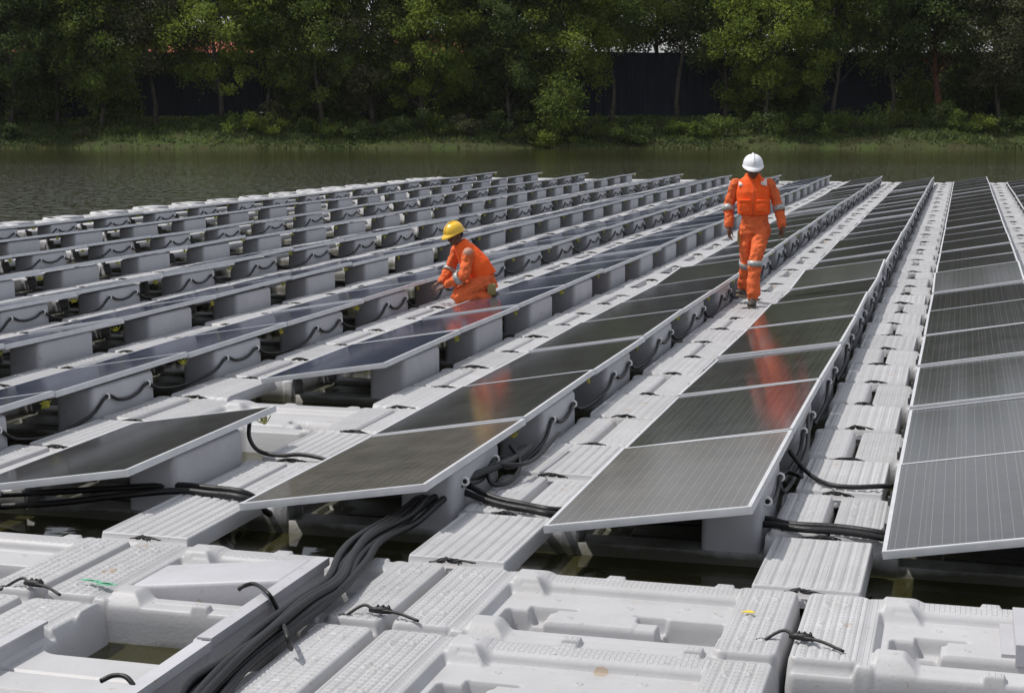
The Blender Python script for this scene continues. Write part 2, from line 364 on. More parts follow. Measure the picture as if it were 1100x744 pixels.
def sec_mesh(name, hx, hy):
    nx, ny = int(SW/hx)+1, int(SL/hy)+1
    X, Y = np.meshgrid(np.linspace(0, SW, nx), np.linspace(0, SL, ny))
    z = np.full_like(X, -.25)
    z = bump_up(z, srect(X, Y, 0, SW, 0, SL, .02), -.045, .012)
    s_ = srect(X, Y, .0, SW-.0, .035, SL-.035, .02); z = bump_up(z, s_, .004, .012)
    ins = np.clip(-(s_+.012)/.008, 0, 1)
    z = z - .009*ins*np.clip((np.cos((X-SW/2)*2*PI/.065+PI)-.45)*4, 0, 1) - .004*ins*np.clip((np.cos(Y*2*PI/.040)-.6)*5, 0, 1)
    Z = np.maximum(z, -.085); Z[0,:] = Z[-1,:] = -.085; Z[:,0] = Z[:,-1] = -.085
    I = np.arange(nx*ny).reshape(ny, nx)
    f = np.stack([I[:-1,:-1].ravel(), I[:-1,1:].ravel(), I[1:,1:].ravel(), I[1:,:-1].ravel()], 1)
    me = bpy.data.meshes.new(name); me.from_pydata(np.stack([X.ravel(), Y.ravel(), Z.ravel()], 1).tolist(), [], f.tolist())
    me.polygons.foreach_set('use_smooth', [True]*len(f)); me.update(); me.materials.append(M_float); return me
SM = [sec_mesh('walkway_float_fine', .0058, .0066), sec_mesh('walkway_float_mid', .0115, .02), sec_mesh('walkway_float_far', .022, .045)]

GX, PX = -.64, 1.7163           # first gap line and row pitch
X0, Y0, DX, ZL, ZH, PK = -.3168, 7.911, 1.0725, .083, .262, 2.0441
YM = Y0 + 1.01                  # centre of main float k=0
NK = 24
ONES = 'first second third fourth fifth sixth seventh eighth ninth tenth eleventh twelfth thirteenth fourteenth fifteenth sixteenth seventeenth eighteenth nineteenth twentieth twenty-first twenty-second twenty-third twenty-fourth twenty-fifth twenty-sixth'.split()
ROWS = range(-10, 2)
def row_name(r):
    n = 1 - r
    return 'row at the right edge' if n == 0 else (ONES[n] + ' row from right')
def pos_name(r, k):
    return (ONES[k] + ' from near end') if r >= -3 else (ONES[NK-1-k] + ' from far end')
def wob(x, y):
    return .010*math.sin(y*.55+x*.3)+.008*math.sin(x*1.1-y*.21)
def on_screen(x, y, margin):
    v = Vector((x, y, -CAM_H)); d = v.dot(Fv)
    if d < 1: return False
    a = v.dot(Rv)
    return abs(a)-margin < d*550/F_PX

# prototypes ------------------------------------------------
def clip_mesh():
    m = MB(); pts = [(0.012+.022*math.cos(t), 0, .022*math.sin(t)) for t in np.linspace(0, 2*PI, 11)]
    m.tube(pts, .008, 6); return m.mesh('cable_clip', True)
ME_clip = clip_mesh(); ME_clip.materials.append(M_white)
_bm = rbox(-.15, .17, 0, .96, -.24, .205, .045, 4, taper=.012)
for v in _bm.verts:
    if v.co.z > .1: v.co.z += (v.co.x-.17)*.16+.006
ME_block = bm_mesh(_bm, 'support_block'); ME_block.materials.append(M_block)
mb = MB(); mb.box(-.03, .195, -.012, .972, .207, .219)
ME_flange = mb.mesh('top_rail'); ME_flange.materials.append(M_block)
mb = MB()
mb.box(-.02,.03, -.02, .02, .0, .045); mb.tube([(0, 0, .03),(0, 0,.075)], .008, 6)
ME_clamp = mb.mesh('clamp'); ME_clamp.materials.append(mat('dark_clamp', (.12,.12,.125), rough=.5, metal=.6))
def tie_mesh(seed):
    rnd = random.Random(seed); m = MB()
    for q in range(5):
        x0 = rnd.uniform(-.13,-.05); x1 = rnd.uniform(.05,.15)
        pts = [(x0, rnd.uniform(-.02,.02), .006), (x0*.5, rnd.uniform(-.03,.03), rnd.uniform(.01,.035)), (0, rnd.uniform(-.015,.015), rnd.uniform(.01,.03)), (x1*.5, rnd.uniform(-.03,.03), rnd.uniform(.01,.03)), (x1, rnd.uniform(-.04,.04), .004)]
        m.tube(bez(pts, 4), .0055, 5)
    m.ell((.02,0,.012), (.045,.018,.014), None, 8, 5); m.ell((-.06,.005,.008), (.03,.012,.01), None, 8, 5)
    me = m.mesh('tie', True); me.transform(Matrix.Diagonal((.85,.7,.8,1))); me.materials.append(M_black); return me
TIES = [tie_mesh(i) for i in range(4)]

def lod(y): return 0 if y < 9.6 else (1 if y < 20 else 2)
rng = random.Random(7)
CABLE_ROWS = (-10, -8, -6, -4, -2, -1, 0)
def make_float(r, y0, kind='plain', block=True, clips=False, flange=False, label='', group=None, z=None, level=None):
    x0 = GX+PX*r+.006
    zz = wob(x0+.8, y0) if z is None else z
    t = empty('main_float', (x0, y0, zz), 0, label, 'float', group)
    lv = lod(y0) if level is None else level
    part('body', FM[(kind, lv)], t)
    if block:
        b = part('support_block', ME_block, t); b.location = (1.205, .024, 0)
        if flange:
            f = part('top_rail', ME_flange, b)
        if clips:
            for yy in (.17, .80):
                c = part('cable_clip', ME_clip, b); c.location = (.175, yy, .12)
    return t

# main floats under the modules
NOPANEL = {(-3, 1)}
for r in ROWS:
    for k in range(NK+1):
        y0 = YM + PK*k - FL/2
        xm = GX+PX*r+.85
        if not on_screen(xm, y0+.5, 2.3): continue
        if k == NK:
            make_float(r, y0, block=False, label='empty grey float closing the far end of the %s' % row_name(r), group='main floats of the solar array'); continue
        no = (r, k) in NOPANEL
        lb = 'grey float carrying the panel %s in the %s' % (pos_name(r, k), row_name(r))
        if no: lb = 'bare grey float without a panel behind the front panel of the fifth row from right'
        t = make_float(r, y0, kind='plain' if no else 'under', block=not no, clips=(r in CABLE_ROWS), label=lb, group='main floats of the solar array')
        if not no:
            for yy in (.12, .88):
                c = part('clamp', ME_clamp, t); c.location = (.306, yy, -.004)
# the bare outer column on the left
for k in range(NK+1):
    y0 = YM + PK*k - FL/2
    if on_screen(GX+PX*-11+.85, y0+.5, 2.0): make_float(-11, y0, block=False, label='bare grey float of the outer left edge, %s from far end' % ONES[NK-k], group='main floats of the solar array')
# foreground floats without modules
YA = YM - PK*.5 - .5 - FL - .012
YB = YA - 1.016
FG = 'bare floats in the foreground'
make_float(-1, YA, block=False, flange=False, label='bare moulded grey float at the bottom centre, just beyond the nearest one', group=FG, z=0)
make_float(-1, YB, block=False, label='bare moulded grey float nearest the camera at the bottom centre', group=FG, z=-.006)
fa = make_float(-2, YA, block=False, label='bare grey float with a raised rail beside the black cable bundle', group=FG, z=.0)
def rail_block(root, ya, yb, xr_, zt, wedge):
    ox, oy, oz = root.location
    me = bm_mesh(rbox(xr_-.095-ox, xr_-ox, ya-oy, yb-oy, -.42, zt-.004, .03, 3, taper=.01), 'support_block'); me.materials.append(M_block); b = part('support_block', me, root)
    m = MB(); m.box(xr_-.055-ox, xr_+.012-ox, ya-.005-oy, yb+.005-oy, zt, zt+.010); m.box(xr_-ox, xr_+.012-ox, ya-.005-oy, yb+.005-oy, zt-.03, zt)
    me = m.mesh('top_rail'); me.materials.append(M_block); part('top_rail', me, b)
    if wedge:
        x0_, x1_ = xr_-.86-ox, xr_-.075-ox; y0_, y1_ = wedge[0]-oy, wedge[1]-oy
        bm = rbox(x0_, x1_, y0_, y1_, -.2, -.02, .022, 3)
        for v in bm.verts:
            if v.co.z > -.1: v.co.z += (v.co.x-x0_)/(x1_-x0_)*(zt+.016)
        me = bm_mesh(bm, 'ramp'); me.materials.append(M_block); part('ramp', me, root)
rail_block(fa, 5.76, 7.02, -2.875, .075, (6.66, 7.04))
fb = make_float(-2, YB, kind='hole', block=False, label='grey float open to the water in the bottom left corner', group=FG, z=-.004)
rail_block(fb, 4.70, 5.745, -2.875, .068, None)
make_float(-3, YA, block=False, label='bare grey float at the left edge below the front left panel', group=FG, z=0)
fc = make_float(-3, YB, block=False, label='grey float with its end pads in the lower left corner', group=FG, z=0)
m = MB(); m.box(.285, .345, -.55, .57, .022, .034); m.box(.300, .330, -.55, .56, -.06, .022)
me = m.mesh('side_rail'); me.materials.append(M_block); part('side_rail', me, fb)
fl0 = make_float(0, YA, block=False, label='bare grey float at the bottom right corner with a tread plate', group=FG, z=0)
tp = bm_mesh(rbox(.98, 1.50, .42, .88, -.09, -.002, .02, 2), 'tread_plate'); tp.materials.append(M_float)
part('tread_plate', tp, fl0)
mb = MB(); mb.box(.915,.975,.36,.9,-.07,.022); mb.box(.86,.915,.40,.86,-.09,-.035)
pl = mb.mesh('hinge_rail'); pl.materials.append(M_block); part('hinge_rail', pl, fl0)
make_float(1, YA, block=False, label='bare grey float beyond the right corner of the foreground', group=FG, z=0) if False else None
# walkway floats that bridge the main floats
tn = 0
for wdx in range(-11, 3):
    for j in range(0, NK+1):
        yc = YM - PK/2 + PK*j; xc = GX + PX*wdx
        if not on_screen(xc, yc, 1.6): continue
        if wdx == 2 and j > 10 and False: continue
        if wdx >= 1:
            place = 'in walkway beside the row at the right edge' if wdx == 2 else 'in walkway nearest the right edge'
        elif wdx == -11: place = 'along the outer left edge of the array'
        elif wdx == -10: place = 'in the outermost walkway on the left'
        else: place = 'in walkway left of %s' % row_name(wdx)
        pn = (ONES[j] + ' from near end') if wdx >= -3 else (ONES[NK-j] + ' from far end')
        o = link('walkway_float', SM[lod(yc-1.0)], None)
        o.location = (xc-SW/2, yc-SL/2, wob(xc, yc)+.001); o.rotation_euler = (0, 0, R(rng.uniform(-.35,.35)))
        tag(o, 'ribbed walkway float, %s, %s' % (pn, place), 'float', 'ribbed walkway floats between the rows')
        for e in (0, 1):
            if yc > 30 and e: continue
            tt = link('tie', TIES[tn % 4], o); tt.scale = (rng.uniform(.7,1.1), rng.uniform(.8,1.2), rng.uniform(.7,1.1)); tt.location = (SW/2+rng.uniform(-.03,.03), -.005 if e == 0 else SL+.005, -.012); tt.rotation_euler = (0,0,rng.choice((0,PI))+rng.uniform(-.2,.2)); tn += 1

# solar panels -------------------------------------------------
PWd = math.hypot(DX, ZH-ZL); PL = 2.022; TILT = math.atan2(ZH-ZL, DX); FT = .040; FWd = .022
def frame_mesh():
    m = MB()
    m.box(0, FWd, 0, PL, -FT, 0); m.box(PWd-FWd, PWd, 0, PL, -FT, 0)
    m.box(FWd, PWd-FWd, 0, FWd, -FT, 0); m.box(FWd, PWd-FWd, PL-FWd, PL, -FT, 0)
    # lower inner lips
    m.box(FWd, FWd+.02, FWd, PL-FWd, -FT, -FT+.003); m.box(PWd-FWd-.02, PWd-FWd, FWd, PL-FWd, -FT, -FT+.003)
    # groove lines on the outer faces
    m.box(-.0015, 0, 0, PL, -.026, -.004); m.box(PWd, PWd+.0015, 0, PL, -.026, -.004); m.box(FWd, PWd-FWd, -.0015, 0, -.026, -.004)
    return m.mesh('frame')
ME_frame = frame_mesh(); ME_frame.materials.append(M_alu)
def glass_mesh(mt):
    m = MB(); m.box(FWd-.002, PWd-FWd+.002, FWd-.002, PL-FWd+.002, -.009, -.0025)
    me = m.mesh('glass'); me.materials.append(mt); me.materials.append(M_back)
    for p_ in me.polygons:
        if p_.normal.z < -.5: p_.material_index = 1
    return me
ME_gd, ME_gb, ME_gq = glass_mesh(M_glass_dark), glass_mesh(M_glass_sky), glass_mesh(M_glass_dusty)
def wire_mesh(seed):
    rnd = random.Random(seed); m = MB()
    for q in range(3):
        pts = [(rnd.uniform(-.02,.02), rnd.uniform(-.07,.07), rnd.uniform(-.11,-.02)) for _ in range(7)]
        m.tube(bez(pts, 4), .0052, 5)
    m.tube(bez([(.0,-.13,-.03),(.01,-.05,-.08),(.01,.04,-.085),(0,.12,-.03)], 5), .006, 5)
    me = m.mesh('earth_wire', True); me.materials.append(M_yellow); return me
WIRES = [wire_mesh(40+i) for i in range(5)]
for r in ROWS:
    for k in range(NK):
        if (r, k) in NOPANEL: continue
        x = X0+PX*r; y = Y0+PK*k
        if not on_screen(x+.5, y+1, 2.4): continue
        dark = r >= -2 or (r == -3 and k == 0)
        far = pos_name(r, k)
        dusty = k == 0 and r in (-2, -1)
        kind = 'dusty brownish' if dusty else 'near-black' if dark else 'sky-tinted blue'
        lb = '%s solar panel, %s, in the %s' % (kind, far, row_name(r))
        t = empty('solar_panel', (x, y, ZL + wob(x+.5, y+.5)), 0, lb, 'solar panel', 'solar panels in the floating rows')
        rx = rng.gauss(0, .28)
        if k == 6 and r in (-2, -1, 0): rx = 1.7
        if k == 5 and r in (-1,): rx = -.5
        ry = rng.gauss(0, .22)
        t.rotation_euler = Euler((R(rx), -TILT+R(ry), 0), 'YXZ')
        part('frame', ME_frame, t); part('glass', ME_gq if dusty else (ME_gd if dark else ME_gb), t)
        if r < 1:
            wr = part('earth_wire', WIRES[(k*3-r) % 5], t); wr.scale = (.62,.62,.62); wr.location = (PWd-.06, PL-.02+rng.uniform(-.1,.1), -FT-.002); wr.rotation_euler = (0, TILT, rng.uniform(-.3,.3))
        if r == -3 and k == 0: t.location.y -= .06

# cables draped along the blocks ---------------------------------
for r in CABLE_ROWS:
    xf = GX+PX*r+.006+1.205+.187
    pts = []
    for k in range(NK):
        yb = YM+PK*k-FL/2+.024
        if (r, k) in NOPANEL: continue
        if not on_screen(xf, yb, 2.3): continue
        zz = wob(GX+PX*r+.8, YM+PK*k-FL/2)
        sg = .05+.03*rng.random()
        gy_ = yb+.80; nb = yb+PK+.17; dp = .11+.07*rng.random()
        pts += [(xf, yb+.17, zz+.12), (xf+.004, yb+.33, zz+.12-sg*.75), (xf+.006, yb+.49, zz+.12-sg), (xf+.004, yb+.65, zz+.12-sg*.7), (xf, yb+.80, zz+.12)]
        if k < NK-1: pts += [(xf+.0, gy_+.2, zz+.12-dp*.6), (xf-.02, (gy_+nb)/2-.05, zz+.12-dp), (xf+.0, nb-.25, zz+.12-dp*.7)]
    m = MB(); m.tube(bez(pts, 4), .0135, 7)
    tag(link('black_cable', m.mesh('black_cable', True), None, [M_black]), 'thin black cable clipped along the support blocks of the %s' % row_name(r), 'cable', 'cables clipped along the rows')

exec_after = []
# thick cable bundle in the front --------------------------------
def unproj(px, py, z):
    f = Vector((-math.sin(YAW)*math.cos(PITCH), math.cos(YAW)*math.cos(PITCH), -math.sin(PITCH))); u = Rv.cross(f)
    d = f*F_PX + Rv*(px-550) - u*(py-372); t = (z-CAM_H)/d.z
    return d*t + Vector((0,0,CAM_H))
bund = [(568,480,.06),(545,497,.10),(508,512,.10),(484,520,.09),(456,542,.03),(432,561,.01),(398,582,.045),(378,603,.05),(360,630,.05),(328,656,.045),(288,688,.04),(252,718,.03),(220,746,.02),(196,782,.0)]
base_pts = [unproj(*b) for b in bund]
offs = [(0,0),(.034,.004),(-.034,.006),(.066,.0),(-.062,.0),(.016,.032),(-.018,.034),(.05,.03)]
names = ['lowest of the thick black cables in the foreground bundle']
for i, (ox, oz) in enumerate(offs):
    rr = random.Random(i+3); pp = []
    for j, b in enumerate(base_pts):
        tdir = (base_pts[min(j+1, len(base_pts)-1)]-base_pts[max(j-1, 0)]); tdir.z = 0; tdir.normalize(); sdv = Vector((tdir.y, -tdir.x, 0))
        sp_ = .86
        pp.append(b + sdv*(ox*sp_+rr.uniform(-.019,.019)) + Vector((0,0,oz+rr.uniform(-.004,.014))))
    m = MB(); m.tube(bez(pp if i < 2 else pp[3 if i < 5 else 4:], 7), .0195, 8)
    tag(link('black_cable', m.mesh('black_cable', True), None, [M_black]), 'thick black cable in the foreground bundle, %s' % ['lowest in the middle','second on the right side','second on the left side','outermost on the right side','outermost on the left side','on top, just right of the middle','on top, just left of the middle','on top at the right side'][i], 'cable', 'thick cables of the foreground bundle')
# straps round the bundle
def strap(pts, label):
    m = MB(); m.tube(bez(pts, 6), .010, 6)
    tag(link('strap', m.mesh('strap', True), None, [M_black]), label, 'strap')
def on_x(px, py, X):
    f = Vector((-math.sin(YAW)*math.cos(PITCH), math.cos(YAW)*math.cos(PITCH), -math.sin(PITCH))); u = Rv.cross(f)
    d = f*F_PX + Rv*(px-550) - u*(py-372); t = X/d.x
    return d*t + Vector((0,0,CAM_H))
strap([unproj(256,633,.078), unproj(262,629,.094), unproj(274,627,.097), on_x(288,637,-2.852), on_x(296,650,-2.850), on_x(301,662,-2.845), unproj(305,672,.085), unproj(309,684,.10), unproj(313,697,.03)], 'black strap looped over the raised rail and round the cable bundle')
strap([unproj(*b) for b in [(108,731,.070),(122,725,.092),(136,727,.094),(147,742,.05),(153,760,-.02)]], 'black strap looped over the nearest rail at the bottom left')

def cable(name, pts, r, label, group=None, n=7):
    m = MB(); m.tube(bez(pts, n), r, 8)
    return tag(link(name, m.mesh(name, True), None, [M_black]), label, 'cable', group)
G2 = 'cables crossing the front walkways'
cable('black_cable', [unproj(*b) for b in [(470,512,.13),(500,520,.08),(530,534,.03),(560,541,.02),(590,547,.025),(615,548,-.02),(680,552,-.06),(760,556,-.05),(820,557,.0),(850,563,.02),(900,566,.03),(950,573,.02),(975,580,-.05)]], .019, 'upper thick black cable running under the front edges of the two centre front panels', G2)
cable('black_cable', [unproj(*b) for b in [(468,517,.09),(500,529,.04),(535,541,.02),(565,547,.02),(592,552,.02),(640,558,-.07),(700,560,-.08),(770,562,-.05),(825,563,.0),(860,568,.02),(905,571,.02),(950,578,.0),(975,588,-.05)]], .019, 'lower thick black cable running under the front edges of the two centre front panels', G2)
cable('black_cable', [unproj(*b) for b in [(-20,532,-.1),(60,528,-.05),(130,524,.0),(190,521,.02),(225,524,.02),(262,529,.02),(290,545,-.1)]], .02, 'upper thick black cable crossing the walkway beside the front left panel', G2)
cable('black_cable', [unproj(*b) for b in [(-20,545,-.15),(60,540,-.08),(130,532,.0),(190,527,.02),(225,530,.02),(262,535,.02),(290,552,-.1)]], .02, 'lower thick black cable crossing the walkway beside the front left panel', G2)
cable('black_cable', [unproj(*b) for b in [(268,452,.2),(268,470,.12),(278,484,.04),(300,489,.02),(322,488,.03),(345,492,.02),(360,500,.0)]], .014, 'black cable hanging from the rear corner of the front left panel')
cable('black_cable', [unproj(*b) for b in [(548,478,.16),(556,490,.1),(558,503,.05),(548,517,.03),(530,520,.04),(524,508,.09),(530,499,.12),(558,499,.10),(578,490,.08),(600,465,.12)]], .014, 'looped black cable hanging at the side of the second front panel from left')
cable('black_cable', [unproj(*b) for b in [(848,484,.16),(858,497,.08),(872,511,.02),(890,520,.015),(915,523,.015),(945,522,.02),(965,521,.0)]], .015, 'black cable crossing the walkway between the two right front panels')
cable('black_cable', [unproj(*b) for b in [(868,445,.14),(868,465,.10),(866,485,.06),(855,510,.04),(842,528,.03),(838,518,.06),(845,507,.08),(862,512,.07)]], .014, 'looped black cable hanging beside the rear of the third front panel from left')

# ------------------------------------------------------------------ people
M_skin = mat('brown_skin', (.13,.065,.04), rough=.5, spec=.4, bump=.1, bscale=60)
M_cover = mat('orange_coverall', (.80,.17,.06), rough=.85, spec=.15, col2=(.62,.13,.045), vscale=9, bump=.9, bscale=14)
M_vest = mat('orange_vest', (1.0,.15,.035), rough=.75, spec=.2, col2=(.92,.11,.016), vscale=7, bump=.35, bscale=16)
M_refl = mat('reflective_band', (.42,.43,.42), rough=.4, metal=.15, var=.25, vscale=30)
M_refl_w = mat('pale_reflective_patch', (.75,.62,.56), rough=.5)
M_helm_w = mat('white_helmet', (.80,.81,.83), rough=.28, coat=.3)
M_helm_y = mat('yellow_helmet', (.86,.52,.03), rough=.3, coat=.3)
M_shoe = mat('dark_boot', (.045,.038,.03), rough=.6, bump=.3)
M_sole = mat('boot_sole', (.22,.18,.13), rough=.8)
M_hair = mat('black_hair', (.01,.009,.009), rough=.6)
M_tape = mat('green_tape', (.14,.42,.26), rough=.6)
M_glove = mat('khaki_pouch', (.30,.24,.10), rough=.9)
M_zip = mat('dark_stitching', (.45,.09,.02), rough=.8)
def cone_chain(m, pts, n=14):
    """tapered round limb through (point, rx, ry) with rounded ends"""
    P = [Vector(p[0]) for p in pts]; rs = [p[1] for p in pts]
    C = bez(P, 6); rr = []
    for i in range(len(pts)-1):
        for k in range(6):
            t = k/6; t = t*t*(3-2*t); rr.append(rs[i]*(1-t)+rs[i+1]*t)
    rr.append(rs[-1])
    m.tube(C, rr, n); m.ell(P[0], (rs[0],)*3); m.ell(P[-1], (rs[-1],)*3)
def organic(name, m, parent, mt, vox, smooth=4, disp=0, dsize=.12):
    me = m.mesh(name, True); me.materials.append(mt)
    o = part(name, me, parent)
    r = o.modifiers.new('r', 'REMESH'); r.mode = 'VOXEL'; r.voxel_size = vox; r.use_smooth_shade = True
    s = o.modifiers.new('s', 'SMOOTH'); s.iterations = smooth; s.factor = .5
    if disp:
        t = bpy.data.textures.new(name+'_folds', 'CLOUDS'); t.noise_scale = dsize; t.noise_depth = 2
        d = o.modifiers.new('d', 'DISPLACE'); d.texture = t; d.strength = disp; d.mid_level = .5; d.texture_coords = 'LOCAL'
    return o
def lerp(a, b, t): return Vector(a)*(1-t)+Vector(b)*t
def hand(m, wrist, fdir, palm_n, thumb_side, curl=.5, s=1.0):
    """palm with four curled fingers and a thumb; fdir fingers' direction, palm_n where the palm faces"""
    w_ = Vector(wrist); f = Vector(fdir).normalized(); n = Vector(palm_n); n = (n-f*n.dot(f)).normalized(); a = f.cross(n)*thumb_side
    for q in (-.026, -.009, .009, .026):
        m.tube([w_+a*q*.6*s, w_+f*.045*s+a*q*s, w_+f*.088*s+a*q*s], [.017*s,.0175*s,.013*s], 8)
        m.ell(w_+f*.088*s+a*q*s, (.0125*s,)*3, None, 8, 6)
    for q, ln in ((-.029,.058),(-.010,.070),(.010,.076),(.029,.068)):
        p = w_+f*.088*s+a*q*s; d = f.copy(); pts = [p]
        for seg, fr in enumerate((.42,.33,.25)):
            d = (Matrix.Rotation(-curl*(.5+.35*seg), 3, f.cross(n)) @ d) if False else (d*math.cos(curl*(.6))+n*math.sin(curl*.6)).normalized() if seg == 0 else (d*math.cos(curl*.8)+(n-d*n.dot(d)).normalized()*math.sin(curl*.8)).normalized()
            pts.append(pts[-1]+d*ln*fr*s)
        m.tube(pts, [.0098*s,.0092*s,.0085*s,.0068*s], 8); m.ell(pts[-1], (.007*s,)*3, None, 8, 6)
    t0 = w_+f*.025*s+a*.025*s; t1 = w_+f*.055*s+a*.052*s+n*.012*s; t2 = w_+f*.09*s+a*.058*s+n*.022*s
    m.tube([t0,t1,t2], [.015*s,.0115*s,.0085*s], 8); m.ell(t2, (.0085*s,)*3, None, 8, 6)
def head(m, c, M, s=1.0):
    """skull, jaw, nose, ears, brow, lips; M turns local (face towards -y, up z) into the pose"""
    def E(p, r): m.ell(c+M @ Vector(p)*s, tuple(q*s for q in r), M, 16, 12)
    E((0,.008,.03), (.076,.094,.088)); E((0,-.018,-.045), (.058,.066,.062)); E((0,-.058,-.083), (.026,.022,.020))
    E((0,-.084,-.012), (.011,.018,.028)); E((0,-.098,-.028), (.015,.014,.011))
    E((-.030,-.078,.020), (.026,.012,.010)); E((.030,-.078,.020), (.026,.012,.010))
    E((-.036,-.066,-.028), (.022,.018,.018)); E((.036,-.066,-.028), (.022,.018,.018))
    E((0,-.082,-.058), (.022,.012,.0065)); E((0,-.080,-.068), (.019,.012,.007))
    for s_ in (-1,1): E((s_*.078,.008,-.008), (.010,.020,.032))
def eyes(parent, c, M, s=1.0):
    m = MB()
    for q in (-1,1): m.ell(c+M @ Vector((q*.031,-.080,.003))*s, (.012*s,.008*s,.0065*s), M, 10, 8)
    me = m.mesh('eyes', True); me.materials.append(mat('dark_eye', (.02,.015,.012), rough=.2)); part('eyes', me, parent)
def helmet(parent, c, M, mt, name='helmet', s=1.0):
    """shell with crown ribs, peak and brim"""
    m = MB(); nu, nv = 32, 12; vs = []; fs = []
    for j in range(nv+1):
        th = (PI/2)*j/nv
        for i in range(nu):
            ph = 2*PI*i/nu
            rx, ry, rz = .116, .138, .118
            bulge = 1+.025*math.exp(-((math.cos(ph))/.10)**2)*(1 if j > 0 else 0)*math.cos(th*.6)
            vs.append(Vector((rx*math.sin(th)**.85*math.cos(ph)*bulge, ry*math.sin(th)**.85*math.sin(ph)*bulge, rz*math.cos(th)*bulge)))
    # brim
    for ring, (kk, dz) in enumerate(((1.06,-.008),(1.10,-.014),(1.09,-.020),(.98,-.016))):
        for i in range(nu):
            ph = 2*PI*i/nu; fr = max(0, -math.sin(ph))**2.2
            e = kk + (.30*fr if ring in (1,2) else .12*fr if ring == 0 else 0)
            vs.append(Vector((.116*math.cos(ph)*(1+(e-1)*.6), .138*math.sin(ph)*e, dz-.022*fr*(ring in (1,2)))))
    for j in range(nv+4):
        for i in range(nu): fs.append((j*nu+i, (j+1)*nu+i, (j+1)*nu+(i+1)%nu, j*nu+(i+1)%nu))
    m.add([c+M @ (v*s) for v in vs], fs)
    me = m.mesh(name, True); me.materials.append(mt)
    o = part(name, me, parent)
    # crown rib
    m = MB(); pts = [c+M @ Vector((0, .133*math.cos(t)*s, (.118*math.sin(t)+.006)*s)) for t in np.linspace(.35, PI-.25, 12)]
    m.tube(pts, .011*s, 8); me = m.mesh('crown_rib', True); me.materials.append(mt); part('crown_rib', me, o)
    return o
def boot(parent, ankle, heel_dir, pitch=0, s=1.0):
    """heel_dir: toe direction"""
    t = Vector(heel_dir).normalized(); sd_ = Vector((-t.y, t.x, 0)); A = Vector(ankle)
    zz = Vector((0,0,1)); M = Matrix((sd_, -t, zz)).transposed()     # local -y = toe
    M = M @ Matrix.Rotation(pitch, 3, 'X')
    m = MB()
    def E(p, r): m.ell(A+M @ Vector(p)*s, tuple(q*s for q in r), M, 14, 10)
    m.tube([A+M @ Vector(p)*s for p in ((0,.01,.10),(0,.005,.03),(0,0,-.02))], [.052*s,.052*s,.05*s], 12)
    E((0,.02,-.045), (.042,.055,.045)); E((0,-.06,-.045), (.044,.08,.040)); E((0,-.135,-.050), (.048,.062,.036))
    b = organic('boot', m, parent, M_shoe, .009, 3)
    m = MB(); pts = []
    for i in range(20):
        a = 2*PI*i/20; x = .048*math.cos(a); y = -.055+.140*math.sin(a); x *= (1.0 if y < -.06 else .82); pts.append((x, y))
    vs = [A+M @ Vector((x, y, z))*s for z in (-.096,-.070) for x, y in pts]
    m.add(vs, [tuple(range(19,-1,-1)), tuple(range(20,40))]+[(i,(i+1)%20,20+(i+1)%20,20+i) for i in range(20)])
    me = m.mesh('sole', True); me.materials.append(M_sole); part('sole', me, b)
def ringband(m, a, b, t0, t1, r0, r1=None, n=22, squash=None):
    """cloth band round the limb a->b between fractions t0..t1"""
    a = Vector(a); b = Vector(b); r1 = r1 or r0
    d = (b-a).normalized(); u = d.orthogonal().normalized(); v = d.cross(u)
    vs = []
    for t, r in ((t0, r0),(t1, r1)):
        for i in range(n):
            an = 2*PI*i/n; vs.append(a+(b-a)*t+(u*math.cos(an)+v*math.sin(an))*r)
    for t, r in ((t1, r1-.012),(t0, r0-.012)):
        for i in range(n):
            an = 2*PI*i/n; vs.append(a+(b-a)*t+(u*math.cos(an)+v*math.sin(an))*r)
    m.add(vs, [(q*n+i, q*n+(i+1)%n, ((q+1)%4)*n+(i+1)%n, ((q+1)%4)*n+i) for q in range(4) for i in range(n)])
def torso_loft(m, secs, n=28):
    """secs: (centre, rx, ry, axis matrix)"""
    vs = []; fs = []
    for c, rx, ry, M in secs:
        for i in range(n):
            a = 2*PI*i/n; ca, sa = math.cos(a), math.sin(a)
            e = .82
            vs.append(Vector(c)+M @ Vector((rx*math.copysign(abs(ca)**e, ca), ry*math.copysign(abs(sa)**e, sa), 0)))
    for j in range(len(secs)-1):
        for i in range(n): fs.append((j*n+i, j*n+(i+1)%n, (j+1)*n+(i+1)%n, (j+1)*n+i))
    fs.append(tuple(reversed(range(n)))); fs.append(tuple((len(secs)-1)*n+i for i in range(n)))
    m.add(vs, fs)
I3 = Matrix.Identity(3)
def rot(ax, deg): return Matrix.Rotation(R(deg), 3, ax)

# --- the walking worker: local -y is where he walks, +x is the viewer's right
wk = empty('person', (0,0,0), 0, 'man in orange coveralls and white helmet walking towards the camera, looking down', 'person')
J = dict(hipL=(.125,.0,.90), kneeL=(.045,-.22,.51), ankL=(.030,-.26,.115), hipR=(-.055,.0,.90), kneeR=(-.055,.03,.49), ankR=(-.075,.26,.150),
         shL=(.195,.0,1.42), elL=(.305,.045,1.15), wrL=(.355,-.03,.915), shR=(-.195,.0,1.42), elR=(-.275,.05,1.15), wrR=(-.262,-.03,.905),
         pel=(.035,.0,.93), chest=(.01,.0,1.25), neck=(.0,.0,1.47), head=(.0,-.045,1.585))
J = {k: Vector(v) for k, v in J.items()}
HM = rot('X', 13) @ rot('Z', 5)
m = MB()
torso_loft(m, [((.035,0,.86),.13,.095,I3),((.03,0,.98),.12,.085,I3),((.015,0,1.15),.13,.09,I3),((.005,0,1.32),.155,.10,I3),((0,0,1.42),.15,.085,I3),((0,.0,1.47),.07,.06,I3)])
